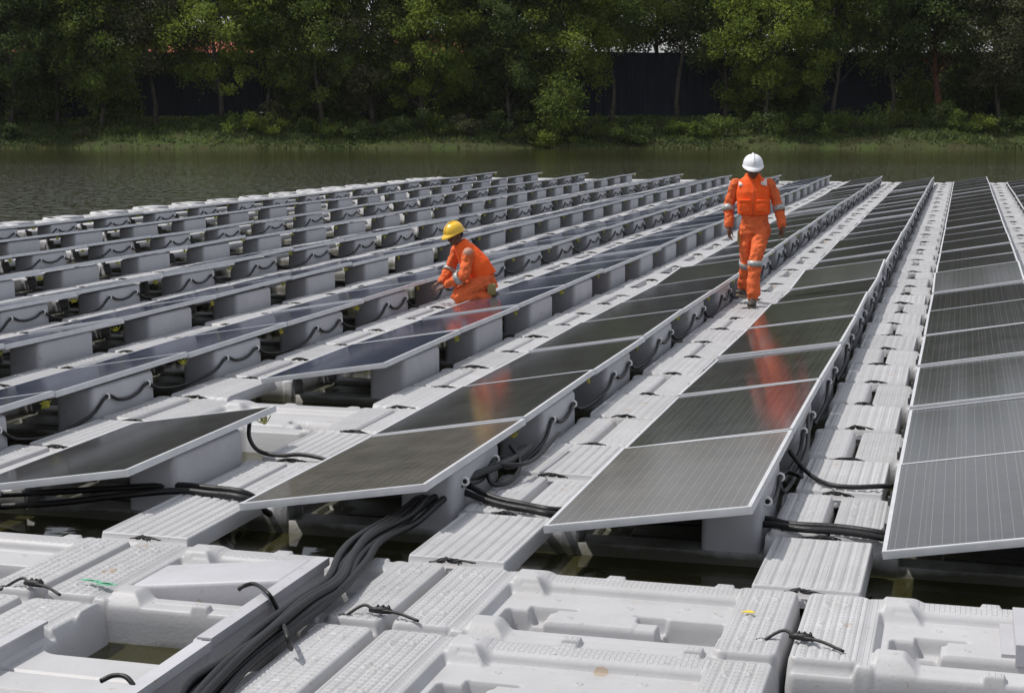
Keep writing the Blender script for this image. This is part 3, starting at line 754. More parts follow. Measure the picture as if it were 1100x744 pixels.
cone_chain(m, [((0,.0,1.43),.056),((0,-.01,1.50),.052),((0,-.03,1.56),.05)])
head(m, J['head'], HM)
for s_ in 'LR':
    cone_chain(m, [(J['sh'+s_],.055),(lerp(J['sh'+s_],J['el'+s_],.5),.046),(J['el'+s_],.038),(lerp(J['el'+s_],J['wr'+s_],.4),.037),(J['wr'+s_],.026)])
    cone_chain(m, [(J['hip'+s_],.085),(lerp(J['hip'+s_],J['knee'+s_],.5),.072),(J['knee'+s_],.055),(lerp(J['knee'+s_],J['ank'+s_],.35),.054),(J['ank'+s_],.036)])
hand(m, J['wrL'], (.05,-.15,-1), (-.8,-.3,0), 1, .55)
hand(m, J['wrR'], (.0,-.12,-1), (.8,-.3,0), -1, .45)
organic('body', m, wk, M_skin, .0058, 3)
eyes(wk, J['head'], HM)
m = MB()
torso_loft(m, [((.035,0,.84),.145,.11,I3),((.035,0,.93),.158,.115,I3),((.03,0,1.04),.155,.11,I3),((.015,0,1.2),.165,.115,I3),((.005,0,1.35),.185,.115,I3),((0,0,1.43),.16,.095,I3),((0,.008,1.485),.075,.07,I3)])
for s_ in 'LR':
    cone_chain(m, [(J['sh'+s_]+Vector((0,0,-.01)),.070),(lerp(J['sh'+s_],J['el'+s_],.5),.063),(J['el'+s_],.060),(lerp(J['el'+s_],J['wr'+s_],.45),.057),(lerp(J['el'+s_],J['wr'+s_],.86),.052)])
    cone_chain(m, [(J['hip'+s_]+Vector((0,0,-.02)),.100),(lerp(J['hip'+s_],J['knee'+s_],.5),.090),(J['knee'+s_],.074),(lerp(J['knee'+s_],J['ank'+s_],.4),.074),(lerp(J['knee'+s_],J['ank'+s_],.86),.082),(lerp(J['knee'+s_],J['ank'+s_],1.0),.066)])
cov = organic('coverall', m, wk, M_cover, .010, 2, disp=.040, dsize=.06)
m = MB()
torso_loft(m, [((.022,0,1.055),.182,.135,I3),((.02,0,1.08),.192,.145,I3),((.012,-.004,1.2),.196,.15,I3),((.005,-.004,1.32),.200,.148,I3),((0,0,1.40),.196,.13,I3),((0,.0,1.455),.165,.105,I3),((0,.01,1.50),.098,.088,I3),((0,.01,1.535),.086,.082,I3)])
vest = organic('vest', m, wk, M_vest, .009, 2, disp=.012, dsize=.12)
def patch(parent, name, x0, x1, z0, z1, y, mt, th=.008, tilt=0):
    bm = rbox(x0, x1, y-th, y+th, z0, z1, .006, 2); me = bm_mesh(bm, name); me.materials.append(mt); o = part(name, me, parent); return o
for sx in (-1, 1):
    patch(vest, 'pocket', .012+sx*.10-.062, .012+sx*.10+.062, 1.10, 1.205, -.155, M_vest, .012)
    patch(vest, 'pocket_flap', .012+sx*.10-.066, .012+sx*.10+.066, 1.203, 1.24, -.160, M_vest, .014)
    m = MB(); M_ = rot('X', -8) @ rot('Y', sx*24)
    for i_ in range(1):
        vs = []
        for t in np.linspace(0, 1, 7):
            an = R(-62+124*t); 
            for q in (-.035, .035):
                vs.append(Vector((sx*(.128+q), -.125*math.sin(-an)*1.06+.0, 1.352+.125*math.cos(an)-abs(.128+q-.09)*.28)))
        fs = [(2*i, 2*i+1, 2*i+3, 2*i+2) for i in range(6)]
        m.add(vs, fs)
    me = m.mesh('shoulder_patch', True); me.materials.append(M_refl_w); o = part('shoulder_patch', me, vest)
    sh = o.modifiers.new('s', 'SOLIDIFY'); sh.thickness = .01; sh.offset = 1
patch(vest, 'zip', .007, .017, 1.06, 1.47, -.153, M_zip, .008)
for s_ in 'LR':
    for nm_, rb_ in (('el', (J['el'+s_], J['wr'+s_], -.05, .22, .0735, .071)), ('kn', (J['knee'+s_], J['ank'+s_], -.05, .12, .086, .087))):
        m = MB(); ringband(m, *rb_); me = m.mesh('reflective_band', True); me.materials.append(M_refl); part('reflective_band', me, cov)
helmet(wk, J['head']+HM @ Vector((0,.006,.058)), HM, M_helm_w, s=1.02)
m = MB(); m.ell(J['head']+HM @ Vector((0,.035,.02)), (.078,.078,.075), HM); me = m.mesh('hair', True); me.materials.append(M_hair); part('hair', me, wk)
boot(wk, J['ankL']+Vector((0,0,.0)), (-.10,-1,0), R(6), 1.12)
boot(wk, J['ankR']+Vector((0,0,.0)), (-.35,-1,0), R(-10), 1.12)
bm = rbox(-.165,-.125,-.03,.05,.70,.86,.012,2); me = bm_mesh(bm, 'pouch'); me.materials.append(M_glove); part('pouch', me, wk)
wk.location = (-2.378, 19.08, wob(-2.38, 19.0)+.006); wk.rotation_euler = (0,0,R(7))

# --- the kneeling worker: local +x image right, +y away from the camera; he faces -x
kn = empty('person', (0,0,0), 0, 'man in orange coveralls and yellow helmet kneeling between two rows, hands reaching forward', 'person')
K = dict(hipN=(.19,-.10,.27), hipF=(.17,.12,.27), kneeN=(-.10,-.20,.10), kneeF=(-.12,.12,.10), ankN=(.28,-.14,.09), ankF=(.27,.13,.09),
         shN=(.065,-.165,.60), shF=(-.09,.16,.63), elN=(.045,-.26,.375), elF=(-.17,.20,.40), wrN=(-.185,-.16,.235), wrF=(-.255,.05,.26), neck=(-.04,-.01,.70), head=(-.115,-.03,.815))
K = {k: Vector(v) for k, v in K.items()}
K['head'] += Vector((-.035,-.03,-.010)); K['neck'] += Vector((-.045,-.01,-.010))
for q_, d_ in (('sh', -.045), ('el', -.065), ('wr', -.07)):
    for s_ in 'NF': K[q_+s_] += Vector((d_, -.01, -.01))
HK = rot('Z', -50) @ rot('X', 20)
def frame_to(d, fwd=(-1,0,0)):
    z = Vector(d).normalized(); f = Vector(fwd); y = -(f-z*f.dot(z)).normalized(); x = y.cross(z); return Matrix((x, y, z)).transposed()
sp_ = [Vector((.19,.01,.22)), Vector((.17,.01,.33)), Vector((.105,.005,.445)), Vector((.02,.0,.55)), Vector((-.038,.0,.635)), Vector((-.080,-.010,.69))]
def spine_M(i): return frame_to(sp_[min(i+1,5)]-sp_[max(i-1,0)], (-1,-.25,0))
m = MB()
torso_loft(m, [(sp_[i], rx, ry, spine_M(i)) for i, (rx, ry) in enumerate(((.14,.11),(.135,.10),(.14,.10),(.16,.105),(.15,.09),(.065,.06)))])
cone_chain(m, [(sp_[4],.06),(K['neck'],.055),(lerp(K['neck'],K['head'],.7),.052)])
head(m, K['head'], HK)
for s_ in 'NF':
    cone_chain(m, [(K['sh'+s_],.055),(lerp(K['sh'+s_],K['el'+s_],.5),.046),(K['el'+s_],.038),(lerp(K['el'+s_],K['wr'+s_],.4),.036),(K['wr'+s_],.027)])
    cone_chain(m, [(K['hip'+s_],.09),(lerp(K['hip'+s_],K['knee'+s_],.5),.078),(K['knee'+s_],.056),(lerp(K['knee'+s_],K['ank'+s_],.4),.055),(K['ank'+s_],.038)])
hand(m, K['wrN'], (-1,.15,-.42), (0,.3,-1), -1, .5)
hand(m, K['wrF'], (-1,-.1,-.5), (0,-.3,-1), 1, .6)
organic('body', m, kn, M_skin, .0058, 3); eyes(kn, K['head'], HK)
m = MB()
torso_loft(m, [(sp_[i], rx, ry, spine_M(i)) for i, (rx, ry) in enumerate(((.17,.14),(.165,.125),(.165,.12),(.175,.118),(.165,.10),(.075,.07)))])
for s_ in 'NF':
    cone_chain(m, [(K['sh'+s_],.075),(lerp(K['sh'+s_],K['el'+s_],.5),.070),(K['el'+s_],.064),(lerp(K['el'+s_],K['wr'+s_],.45),.060),(lerp(K['el'+s_],K['wr'+s_],.85),.050)])
    cone_chain(m, [(K['hip'+s_],.115),(lerp(K['hip'+s_],K['knee'+s_],.5),.105),(K['knee'+s_],.085),(lerp(K['knee'+s_],K['ank'+s_],.4),.080),(lerp(K['knee'+s_],K['ank'+s_],.9),.07)])
cov = organic('coverall', m, kn, M_cover, .010, 2, disp=.040, dsize=.06)
m = MB()
torso_loft(m, [(sp_[i]+d_, rx, ry, spine_M(i)) for i, rx, ry, d_ in ((1,.185,.150,Vector((.015,0,.0))),(2,.188,.150,Vector((.01,0,0))),(3,.182,.142,Vector((0,0,0))),(4,.165,.118,Vector((0,0,0))),(5,.10,.088,Vector((0,0,0.01))))]+[(sp_[5]+Vector((-.025,0,.035)),.085,.08,spine_M(5))])
# the loose back hem of the vest
m.add([Vector(v) for v in ((.31,-.14,.26),(.31,.12,.26),(.35,.11,.20),(.35,-.13,.20),(.27,-.15,.24),(.27,.13,.24),(.31,.12,.18),(.31,-.14,.18))], [(0,1,2,3),(7,6,5,4),(0,4,5,1),(3,2,6,7),(0,3,7,4),(1,5,6,2)])
vest = organic('vest', m, kn, M_vest, .009, 3, disp=.014, dsize=.11)
for rb_ in ((K['elN'], K['wrN'], .16, .38, .080, .078), (K['elF'], K['wrF'], .02, .24, .079, .077)):
    m = MB(); ringband(m, *rb_); me = m.mesh('reflective_band', True); me.materials.append(M_refl); part('reflective_band', me, cov)
m = MB(); m.ell(K['shN']+Vector((.0,-.02,.025)), (.062,.066,.062)); me = m.mesh('shoulder_patch', True); me.materials.append(mat('greyed_shoulder_patch', (.50,.27,.2), rough=.7)); part('shoulder_patch', me, cov)
helmet(kn, K['head']+HK @ Vector((0,.006,.052)), HK, M_helm_y, s=.93)
m = MB(); m.ell(K['head']+HK @ Vector((0,.038,.012)), (.078,.076,.078), HK); me = m.mesh('hair', True); me.materials.append(M_hair); part('hair', me, kn)
for s_ in 'NF':
    A_ = K['ank'+s_]; m = MB()
    cone_chain(m, [(A_+Vector((-.03,0,.0)),.05),(A_+Vector((.05,0,-.01)),.05),(A_+Vector((.10,0,-.045)),.036)])
    b_ = organic('boot', m, kn, M_shoe, .010, 2)
bm = rbox(.24,.34,-.20,-.15,.12,.26,.015,2); me = bm_mesh(bm, 'pouch'); me.materials.append(M_glove); part('pouch', me, kn)
kp = unproj(503, 328, .0)
kn.location = (kp.x, kp.y, wob(kp.x, kp.y)+.006); kn.rotation_euler = (0,0,YAW+R(-4))

# ------------------------------------------------------------------ far bank: hoarding, houses, trees, shrubs
def leaf_mat(name, cols, trans):
    m = bpy.data.materials.new(name); m.use_nodes = True; n, l = nodes(m); b = n['Principled BSDF']
    t = n.new('ShaderNodeTexCoord'); oi = n.new('ShaderNodeObjectInfo')
    a = n.new('ShaderNodeTexNoise'); a.inputs['Scale'].default_value = .55; a.inputs['Detail'].default_value = 6; a.inputs['Roughness'].default_value = .7
    ad = n.new('ShaderNodeVectorMath'); ad.operation = 'ADD'; cx = n.new('ShaderNodeCombineXYZ'); l(mathn(n, l, 'MULTIPLY', oi.outputs['Random'], 77), cx.inputs[0]); l(t.outputs['Object'], ad.inputs[0]); l(cx.outputs[0], ad.inputs[1]); l(ad.outputs[0], a.inputs[0])
    r = n.new('ShaderNodeValToRGB'); l(a.outputs[0], r.inputs[0]); e = r.color_ramp.elements
    e[0].position = .36; e[1].position = .62; e[0].color = (*cols[0], 1); e[1].color = (*cols[2], 1); q = e.new(.5); q.color = (*cols[1], 1)
    l(r.outputs[0], b.inputs['Base Color']); b.inputs['Roughness'].default_value = .6; b.inputs['Specular IOR Level'].default_value = .25
    tr = n.new('ShaderNodeBsdfTranslucent'); l(r.outputs[0], tr.inputs[0]); mxs = n.new('ShaderNodeMixShader'); mxs.inputs[0].default_value = trans
    l(b.outputs[0], mxs.inputs[1]); l(tr.outputs[0], mxs.inputs[2]); l(mxs.outputs[0], n['Material Output'].inputs[0]); return m
LEAF = {'mid': leaf_mat('foliage_mid', ((.072,.105,.026),(.13,.175,.036),(.22,.28,.055)), .55),
        'dark': leaf_mat('foliage_dark', ((.050,.076,.026),(.085,.120,.036),(.15,.195,.050)), .5),
        'bright': leaf_mat('foliage_bright', ((.10,.14,.030),(.19,.25,.040),(.29,.35,.06)), .58),
        'olive': leaf_mat('foliage_olive', ((.062,.070,.034),(.10,.108,.048),(.155,.16,.07)), .35)}
M_bark = mat('grey_bark', (.085,.075,.06), rough=.9, var=.5, vscale=3, bump=.5, bscale=6)
M_bark_red = mat('rusty_bark', (.12,.045,.022), rough=.9, var=.5, vscale=3, bump=.5, bscale=6)
def leaves(m, c, rad, n, size, rs, droop=.0):
    P = rs.normal(0, 1, (n, 3)); P /= np.linalg.norm(P, axis=1)[:,None]; P *= (rs.random((n,1))**.45)
    P = P*np.array(rad)+np.array(c)
    if droop: P[:,2] -= droop*rs.random(n)*rad[2]
    A = rs.normal(0, 1, (n, 3)); A /= np.linalg.norm(A, axis=1)[:,None]
    B = np.cross(A, rs.normal(0, 1, (n, 3))); B /= np.linalg.norm(B, axis=1)[:,None]
    s = size*(.5+rs.random((n,1))*.9); A = A*s; B = B*s*.42
    q = np.stack([P-A, P-B, P+A, P+B], 1).reshape(-1, 3)
    m['v'].append(q); m['n'] += n
def leaf_mesh(m, name, mt):
    v = np.concatenate(m['v']); n = m['n']; me = bpy.data.meshes.new(name)
    me.vertices.add(len(v)); me.vertices.foreach_set('co', v.ravel().astype(np.float32))
    me.loops.add(n*4); me.loops.foreach_set('vertex_index', np.arange(n*4, dtype=np.int32))
    me.polygons.add(n); me.polygons.foreach_set('loop_start', np.arange(n, dtype=np.int32)*4)
    me.polygons.foreach_set('loop_total', np.full(n, 4, dtype=np.int32)); me.update(calc_edges=True); me.materials.append(mt); return me
def make_tree(px, d, h, rx, cb, leafk, seed, label, bark=None, lean=0, dens=1.0, clumps=105, size=.145, trunk_r=.2, group=None, cat='tree'):
    """cb: crown base height"""
    rs = np.random.RandomState(seed); a = (px-550)/F_PX*d; z0 = bank_z(a, d)-.1
    t = empty('broadleaf_tree', tuple(at(a, d, z0)), 0, label, cat, group)
    tb = MB(); top = np.array((lean*h, 0, h*.93)); n = 9
    tp_ = [Vector((lean*h*(i/n)**1.3+.25*math.sin(i*1.1+seed), .2*math.sin(i*.8+seed*2), h*.93*i/n)) for i in range(n+1)]
    tb.tube(tp_, [trunk_r*(1-.86*i/n)*(1.25 if i == 0 else 1) for i in range(n+1)], 8)
    m = {'v': [], 'n': 0}; cents = []
    for i in range(clumps):
        f = (i+.5)/clumps; zc = cb+(h-cb)*(f**.8)
        prof = math.sin(PI*min(1, .16+.84*((zc-cb)/(h-cb))**.85))**.6
        an = rs.rand()*2*PI; rr = rx*1.15*prof*(.2+.85*rs.rand()**.6)
        cents.append(np.array((lean*zc+rr*math.cos(an), rr*math.sin(an)*.8, zc+rs.normal()*.5)))
    for i, c in enumerate(cents):
        k = .65+.75*rs.rand()
        leaves(m, c, (1.35*k, 1.35*k, .85*k), int(330*dens*k), size, rs, droop=.6)
        if rs.rand() < .55: leaves(m, c+np.array((rs.normal()*.6, rs.normal()*.6, -.9*k)), (.6*k,.6*k,.8*k), int(45*dens), size, rs, droop=.5)
        if i % 2 == 0:
            zb = max(cb*.55, c[2]-1.6-rs.rand()*2.2); j = min(n-1, int(zb/(h*.93)*n)); p0 = lerp(tp_[j], tp_[j+1], zb/(h*.93)*n-j)
            pe = Vector(c); mid = lerp(p0, pe, .55)+Vector((rs.normal()*.15, rs.normal()*.15, .25))
            tb.tube([p0, mid, pe], [trunk_r*.30, trunk_r*.2, trunk_r*.07], 6)
    part('trunk', tb.mesh('trunk', True), t, [bark or M_bark]); KIDS[t.name][-1].location = (0,0,0)
    part('crown', leaf_mesh(m, 'crown', LEAF[leafk]), t)
    return t
# hoarding
WD = 147.5
mb = MB(); zb, zt = 2.05, 8.15; x = -68.0; i = 0
M_hoard = mat('navy_sheeting', (.010,.016,.034), rough=.7, spec=.25, var=.35, vscale=.6)
hw = empty('hoarding', tuple(at(0, WD, 0)), YAW, 'tall dark blue sheet metal hoarding running behind the bank trees', 'fence')
prof = MB(); xs = np.arange(-68, 68, .18)
vs = []; 
for i, xx in enumerate(xs):
    yy = .035 if (i//2) % 2 else -.035
    vs += [(xx, yy, zb), (xx, yy, zt+.06*math.sin(xx*.3))]
prof.add(vs, [(2*i, 2*i+2, 2*i+3, 2*i+1) for i in range(len(xs)-1)])
o = part('sheeting', prof.mesh('sheeting'), hw, [M_hoard]); s_ = o.modifiers.new('s', 'SOLIDIFY'); s_.thickness = .02
for sx in np.arange(-66, 67, 6.0):
    m = MB(); m.box(sx-.06, sx+.06, .08, .2, zb-.6, zt+.1); part('post', m.mesh('post'), hw, [M_hoard])
m = MB(); m.box(-68, 68, .06, .12, zt-.5, zt-.42); m.box(-68, 68, .06, .12, zb+.5, zb+.58); part('rail', m.mesh('rail'), hw, [M_hoard])
m = MB(); m.box(-68, 68, -.25, .06, zb-.9, zb-.02)
tag(link('kerb', m.mesh('kerb'), None, [mat('pale_concrete', (.42,.40,.36), rough=.9, var=.4, vscale=1.2)]), 'low pale concrete kerb along the foot of the blue hoarding', 'kerb'); bpy.data.objects['kerb'].matrix_world = Matrix.Translation(at(0, WD, 0)) @ Matrix.Rotation(YAW, 4, 'Z')
# houses beyond
M_rtile = mat('red_roof_tiles', (.42,.085,.045), rough=.7, var=.25, vscale=1.5, bump=.4, bscale=5)
M_rend = mat('cream_render', (.62,.60,.54), rough=.85, var=.1, vscale=1)
M_wglass = mat('window_glass', (.03,.035,.04), rough=.1)
def house(px, d, w_, dp, eave, ridge, label):
    a = (px-550)/F_PX*d; t = empty('house', tuple(at(a, d, 1.8)), YAW, label, 'house', 'red-roofed houses behind the trees')
    m = MB(); m.box(-w_/2, w_/2, 0, dp, 0, eave)
    m.add([(-w_/2,0,eave),(-w_/2,dp,eave),(-w_/2,dp/2,ridge-.2),(w_/2,0,eave),(w_/2,dp,eave),(w_/2,dp/2,ridge-.2)], [(0,2,1),(3,4,5)])
    part('wall', m.mesh('wall'), t, [M_rend])
    m = MB(); e = .6
    for sg in (0, 1):
        y_e = -e if sg == 0 else dp+e; 
        vs = [(-w_/2-e, y_e, eave-.25), (w_/2+e, y_e, eave-.25), (w_/2+e, dp/2, ridge), (-w_/2-e, dp/2, ridge)]
        vs += [(q[0], q[1], q[2]+.18) for q in vs]
        m.add(vs, [(0,1,2,3),(4,7,6,5),(0,4,5,1),(1,5,6,2),(2,6,7,3),(3,7,4,0)])
    part('roof', m.mesh('roof'), t, [M_rtile])
    for sx in np.arange(-w_/2+1.5, w_/2-1, 2.8):
        m = MB(); m.box(sx, sx+1.2, -.05, .02, eave-2.0, eave-.8); wn_ = part('window', m.mesh('window'), t, [M_wglass])
        m = MB(); m.box(sx-.08, sx, -.08, .01, eave-2.08, eave-.72); m.box(sx+1.2, sx+1.28, -.08, .01, eave-2.08, eave-.72); m.box(sx-.08, sx+1.28, -.08, .01, eave-.72, eave-.64); m.box(sx-.08, sx+1.28, -.12, .01, eave-2.16, eave-2.08)
        part('frame', m.mesh('frame'), wn_, [M_white])
house(42, 172, 11, 9, 7.2, 9.7, 'red-roofed house glimpsed through the trees at the far left')
house(212, 170, 12, 10, 7.0, 9.6, 'red-roofed house glimpsed between the trees left of centre')
house(476, 174, 11, 9, 6.9, 9.3, 'red-roofed house glimpsed through the trees near the centre')
G3 = 'trees in front of the blue hoarding'; G4 = 'taller trees behind the hoarding'
T = [
 (-45,140.5,17,4.2,2.4,'dark',1,'dark leafy tree just outside the left edge of the far bank',{}),
 (18,139.5,16,4.2,2.2,'dark',2,'dark dense tree at the left end of the far bank',{}),
 (68,141,15.5,3.2,5.2,'dark',12,'dark dense tree second from left on the far bank',{}),
 (112,140,15,3.6,3.0,'mid',3,'green tree with a drooping lower bough left of the leaning trunk',{}),
 (168,141,15,3.5,6.4,'olive',4,'open olive-green tree with a leaning bare trunk over the bank',{'lean':-.05}),
 (238,140,16.5,4.4,3.4,'bright',5,'light green spreading tree left of centre above the bright bank shrub',{}),
 (292,142,17,3.4,6.2,'mid',15,'slim green tree between the light green and the drooping tree',{}),
 (345,139.5,15.5,3.9,2.0,'mid',6,'green drooping tree reaching nearly down to the bank left of centre',{}),
 (400,141,17.5,3.8,2.2,'olive',7,'olive tree behind the yellow-helmeted worker to the left',{}),
 (455,140,15,3.8,2.6,'bright',8,'bright green tree with layered boughs directly above the yellow helmet',{}),
 (505,142.5,17,3.6,2.6,'mid',16,'mid green tree right of the yellow helmet with dark inner branches',{}),
 (548,140.5,16,3.8,2.4,'dark',9,'dark green dense tree at the centre of the far bank',{}),
 (602,140.5,16.5,4.0,4.0,'bright',10,'bright yellow-green spreading tree right of centre',{}),
 (655,142,15,3.0,6.4,'mid',17,'thin-crowned green tree at the left of the open hoarding stretch',{'dens':.7,'clumps':66}),
 (727,143,17,3.2,8.4,'mid',11,'tall thin tree with a pale bent trunk before the open hoarding',{'dens':.55,'clumps':62,'lean':.03}),
 (775,142.5,17,3.0,5.6,'dark',18,'dark tree just left of the white-helmeted worker',{}),
 (822,139.5,16.5,4.3,3.0,'bright',13,'bright yellow-green tree standing above the white helmet',{}),
 (893,141,16.5,3.5,5.8,'mid',14,'green tree with one upright trunk right of the white helmet',{}),
 (952,142,17,3.4,5.4,'dark',19,'sparse dark tree left of the rusty-red trunk',{'dens':.75}),
 (1000,141,17.5,3.3,5.6,'dark',20,'dark tree with a rusty-red forked trunk near the right edge',{'bark':M_bark_red,'trunk_r':.32}),
 (1065,140.5,16,4.2,3.6,'olive',21,'brownish olive tree with grey twigs at the right edge',{}),
 (1120,140.5,16,3.8,3.0,'dark',22,'dark tree just beyond the right edge of the far bank',{}),
 (1178,140.5,16.5,4.2,3.4,'mid',31,'mid green tree beyond the right edge, second outside the picture',{}),
 (1240,140.5,16,4.2,3.6,'olive',32,'olive tree beyond the right edge, third outside the picture',{}),
 (1305,141,17,4.4,3.2,'dark',33,'dark tree beyond the right edge, fourth outside the picture',{}),
 (1375,140.5,16,4.4,3.4,'mid',34,'mid green tree beyond the right edge, fifth outside the picture',{}),
 (-112,140.5,16,4.4,3.4,'mid',35,'mid green tree beyond the left edge, second outside the picture',{}),
 (-185,140.5,16,4.4,3.4,'dark',36,'dark tree beyond the left edge, third outside the picture',{}),
]
for px, d, h, rx, cb, lk, sd_, lb, kw in T:
    make_tree(px, d, h, rx, cb, lk, sd_*13+5, lb, group=G3, **kw)
small = make_tree(603, 136.6, 5.0, 1.7, 1.0, 'mid', 301, 'small low tree standing at the water edge right of centre', clumps=16, size=.15, trunk_r=.09, dens=.8)
back = [(-60,.0),(10,.3),(75,.0),(140,.2),(200,-.3),(262,.2),(320,.5),(372,.4),(425,.1),(480,.4),(535,.4),(580,.3),(632,.1),(668,.3),(705,.0),(750,.2),(800,.5),(858,.3),(915,.0),(975,.4),(1030,.5),(1090,.4),(1150,.3),(1215,.4),(1280,.5),(1350,.3)]
ordn = ONES
for i, (px, q) in enumerate(back):
    make_tree(px, 154+3*((i*7)%5)/2, 19.5+2.2*q+((i*5)%4)*.6, 4.3+.5*q, 7.6, ('mid','dark','olive','dark')[i % 4], 700+i*3, 'tall green tree rising behind the blue hoarding, %s from left' % ordn[i], group=G4, clumps=(46 if i in (3,4,8) else 72), dens=(.6 if i in (3,4,8) else .8), trunk_r=.28, size=.19)
for i, (px, d, h, lk) in enumerate([(-12,144,5.5,'dark'),(48,143.5,4.6,'mid'),(128,144,5.2,'mid'),(318,143,5.5,'olive'),(368,144,5.0,'mid'),(428,143.5,5.6,'dark'),(482,144,5.0,'mid'),(528,143,5.6,'dark'),(572,144.5,4.8,'mid'),(800,143.5,5.0,'mid'),(848,144,4.2,'dark'),(980,144,3.6,'mid'),(1032,144.5,4.4,'dark'),(1085,144,5.0,'mid')]):
    make_tree(px, d, h, 1.7, .5, lk, 900+i*7, 'young bushy tree at the foot of the blue hoarding, %s from left' % ONES[i], group='young trees at the foot of the hoarding', clumps=26, size=.18, trunk_r=.08, dens=.75)
# shrubs along the water
rs = np.random.RandomState(99); SHR = []
spec = [(-20,.9,'dark'),(22,.8,'dark'),(95,.6,'olive'),(140,.5,'mid'),(215,.7,'dark'),(262,1.15,'bright'),(283,.9,'bright'),(335,.8,'mid'),(352,.9,'mid'),(385,.9,'dark'),(418,1.1,'dark'),(448,1.2,'dark'),(478,1.2,'mid'),(508,1.2,'olive'),(540,1.3,'dark'),(566,1.1,'mid'),(592,1.0,'bright'),(622,1.2,'dark'),(652,1.1,'mid'),(685,1.0,'dark'),(722,.7,'bright'),(752,1.0,'mid'),(778,1.2,'mid'),(812,1.2,'dark'),(845,1.2,'mid'),(872,1.3,'dark'),(902,1.3,'mid'),(932,1.5,'dark'),(962,1.6,'mid'),(992,1.4,'dark'),(1020,1.1,'mid'),(1052,1.1,'bright'),(1082,1.1,'dark'),(1112,1.1,'mid')]
for i, (px, s, lk) in enumerate(spec):
    d = 136.2+rs.rand()*3.2 if s > 1 else 135.2+rs.rand()*2.0
    a = (px-550)/F_PX*d; z0 = bank_z(a, d)-.15
    t = empty('shrub', tuple(at(a, d, z0)), 0, '%s shrub on the far bank, %s' % ({'dark':'dark green','mid':'mid green','bright':'bright yellow-green','olive':'dry olive'}[lk], (ONES[i]+' from left') if i < 17 else (ONES[len(spec)-1-i]+' from right')), 'shrub', 'shrubs along the far water edge')
    m = {'v': [], 'n': 0}; tb = MB()
    for q in range(9):
        c = np.array((rs.normal()*.8*s, rs.normal()*.6*s, (.35+rs.rand()*1.05)*s)); leaves(m, c, (.62*s,.55*s,.45*s), 95, .13, rs)
        tb.tube([Vector((0,0,0)), Vector(c)*.5+Vector((0,0,.1)), Vector(c)], [.035,.022,.01], 5)
    part('stem', tb.mesh('stem', True), t, [M_bark]); part('crown', leaf_mesh(m, 'crown', LEAF[lk]), t)
# undergrowth and grass on the bank
def scatter(name, n, d0, d1, size, seed, mt, label, up=.7, patch=None):
    rs = np.random.RandomState(seed); V = []; cnt = 0
    while cnt < n:
        a = rs.uniform(-62, 62); d = shore(a)+d0+(d1-d0)*rs.rand()
        if patch and mnoise.noise(Vector((a*.18, d*.25, seed))) < patch: 
            if rs.rand() < .85: continue
        z = bank_z(a, d)-.04; s = size*(.5+rs.rand()); b0 = np.array(at(a, d, z)); th = rs.rand()*2*PI
        sdv = np.array((math.cos(th), math.sin(th), 0))*s*.22; tip = np.array((rs.normal()*.35*s, rs.normal()*.35*s, s*up))
        V.append(np.array([b0-sdv, b0+sdv, b0+sdv*.7+tip*.6, b0+tip])); cnt += 1
    m = {'v': [np.concatenate(V)], 'n': n}
    o = link(name, leaf_mesh(m, name, mt)); tag(o, label, name.replace('_', ' '), kind='stuff')
scatter('undergrowth', 26000, 1.5, 13.5, .42, 5, LEAF['dark'], 'dark low undergrowth covering the upper part of the far bank', patch=-.25)
scatter('grass', 15000, -.1, 4.2, .26, 6, leaf_mat('bank_grass', ((.035,.055,.018),(.06,.085,.026),(.14,.14,.045)), .3), 'yellow-green grass along the water edge of the far bank', patch=.08)


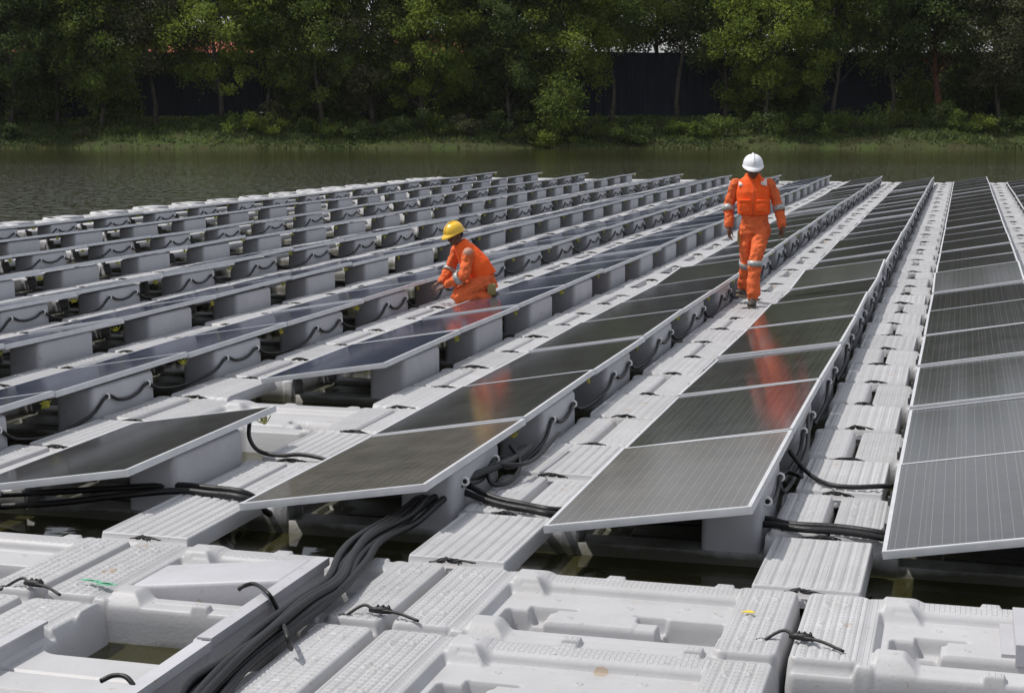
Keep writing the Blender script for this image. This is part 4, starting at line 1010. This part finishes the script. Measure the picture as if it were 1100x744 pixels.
# small litter
m = MB(); g0 = unproj(112, 628, .022)
for q in range(5):
    a_ = q*.9; m.add([g0+Vector((math.cos(a_)*.03*q-.05, .012*q, .003)), g0+Vector((math.cos(a_)*.03*q+.03, .012*q-.01, .003)), g0+Vector((math.cos(a_)*.03*q+.04, .012*q+.012, .003)), g0+Vector((math.cos(a_)*.03*q-.04, .012*q+.016, .003))], [(0,1,2,3)])
o = link('tape', m.mesh('tape'), None, [M_tape]); tag(o, 'scrap of green tape on the moulded float at the lower left', 'tape')
sm_ = o.modifiers.new('s', 'SOLIDIFY'); sm_.thickness = .002
g0 = unproj(803, 657, .012)
m = MB(); m.add([g0+Vector(v) for v in ((-.03,0,0),(-.01,-.014,.004),(.02,-.010,.002),(.035,.004,0),(.012,.016,.005),(-.014,.012,.002))], [(0,1,2,3,4,5)])
o = link('fallen_leaf', m.mesh('fallen_leaf'), None, [mat('yellow_leaf', (.75,.55,.03), rough=.5)]); tag(o, 'small yellow fallen leaf on the ribbed pad at the bottom centre right', 'leaf')
sm_ = o.modifiers.new('s', 'SOLIDIFY'); sm_.thickness = .002

# cable joints tucked into the corners between foreground floats
for (px_, py_, nm_) in ((598+262, 690, 'bottom right'), (408, 661, 'bottom centre'), (36, 632, 'lower left'), (150, 571, 'left')):
    g0 = unproj(px_, py_, .0); m = MB(); rr = random.Random(px_)
    if nm_ == 'left': continue
    m.tube(bez([(-.20,0,-.03),(-.18,.0,.0),(-.10,.035,.045),(-.03,.01,.03),(.04,0,.03)], 6), .009, 7)
    m.tube(bez([(-.04,0,.03),(.05,-.02,.035),(.13,-.04,.03),(.24,-.09,.012)], 6), .009, 7)
    m.tube([(-.06,0,.03),(-.02,.0,.034),(.02,0,.034),(.07,-.012,.032)], [.012,.020,.022,.014], 9)
    m.tube([(-.03,.022,.03),(.01,.03,.036),(.05,.02,.034)], [.010,.015,.010], 8); m.ell((-.21,0,-.02), (.035,.03,.022))
    for q in range(3): m.tube(bez([(-.02+.03*q, -.02, .02),(-.01+.03*q, .0, .062),(0+.03*q, .02, .02)], 4), .004, 5)
    me = m.mesh('cable_joint', True); me.transform(Matrix.Scale(.8, 4)); me.materials.append(M_black); o = link('cable_joint', me); o.location = g0; o.rotation_euler = (0,0,rr.uniform(-.15,.15))
    tag(o, 'black cable joint in the corner between moulded floats at the %s' % nm_, 'cable joint', 'cable joints between foreground floats')

# thin air over the pond: one closed box of even haze round the whole place
m = MB(); m.box(-420, 420, -140, 760, -1.8, 34)
hz = bpy.data.materials.new('haze'); hz.use_nodes = True; n, l = nodes(hz); n.remove(n['Principled BSDF'])
pv = n.new('ShaderNodeVolumePrincipled'); pv.inputs['Color'].default_value = (.93,.95,.96,1); pv.inputs['Density'].default_value = .00006; pv.inputs['Anisotropy'].default_value = .2
l(pv.outputs[0], n['Material Output'].inputs['Volume'])
tag(link('haze', m.mesh('haze'), None, [hz]), 'thin pale haze in the air over the pond', 'haze', kind='stuff')
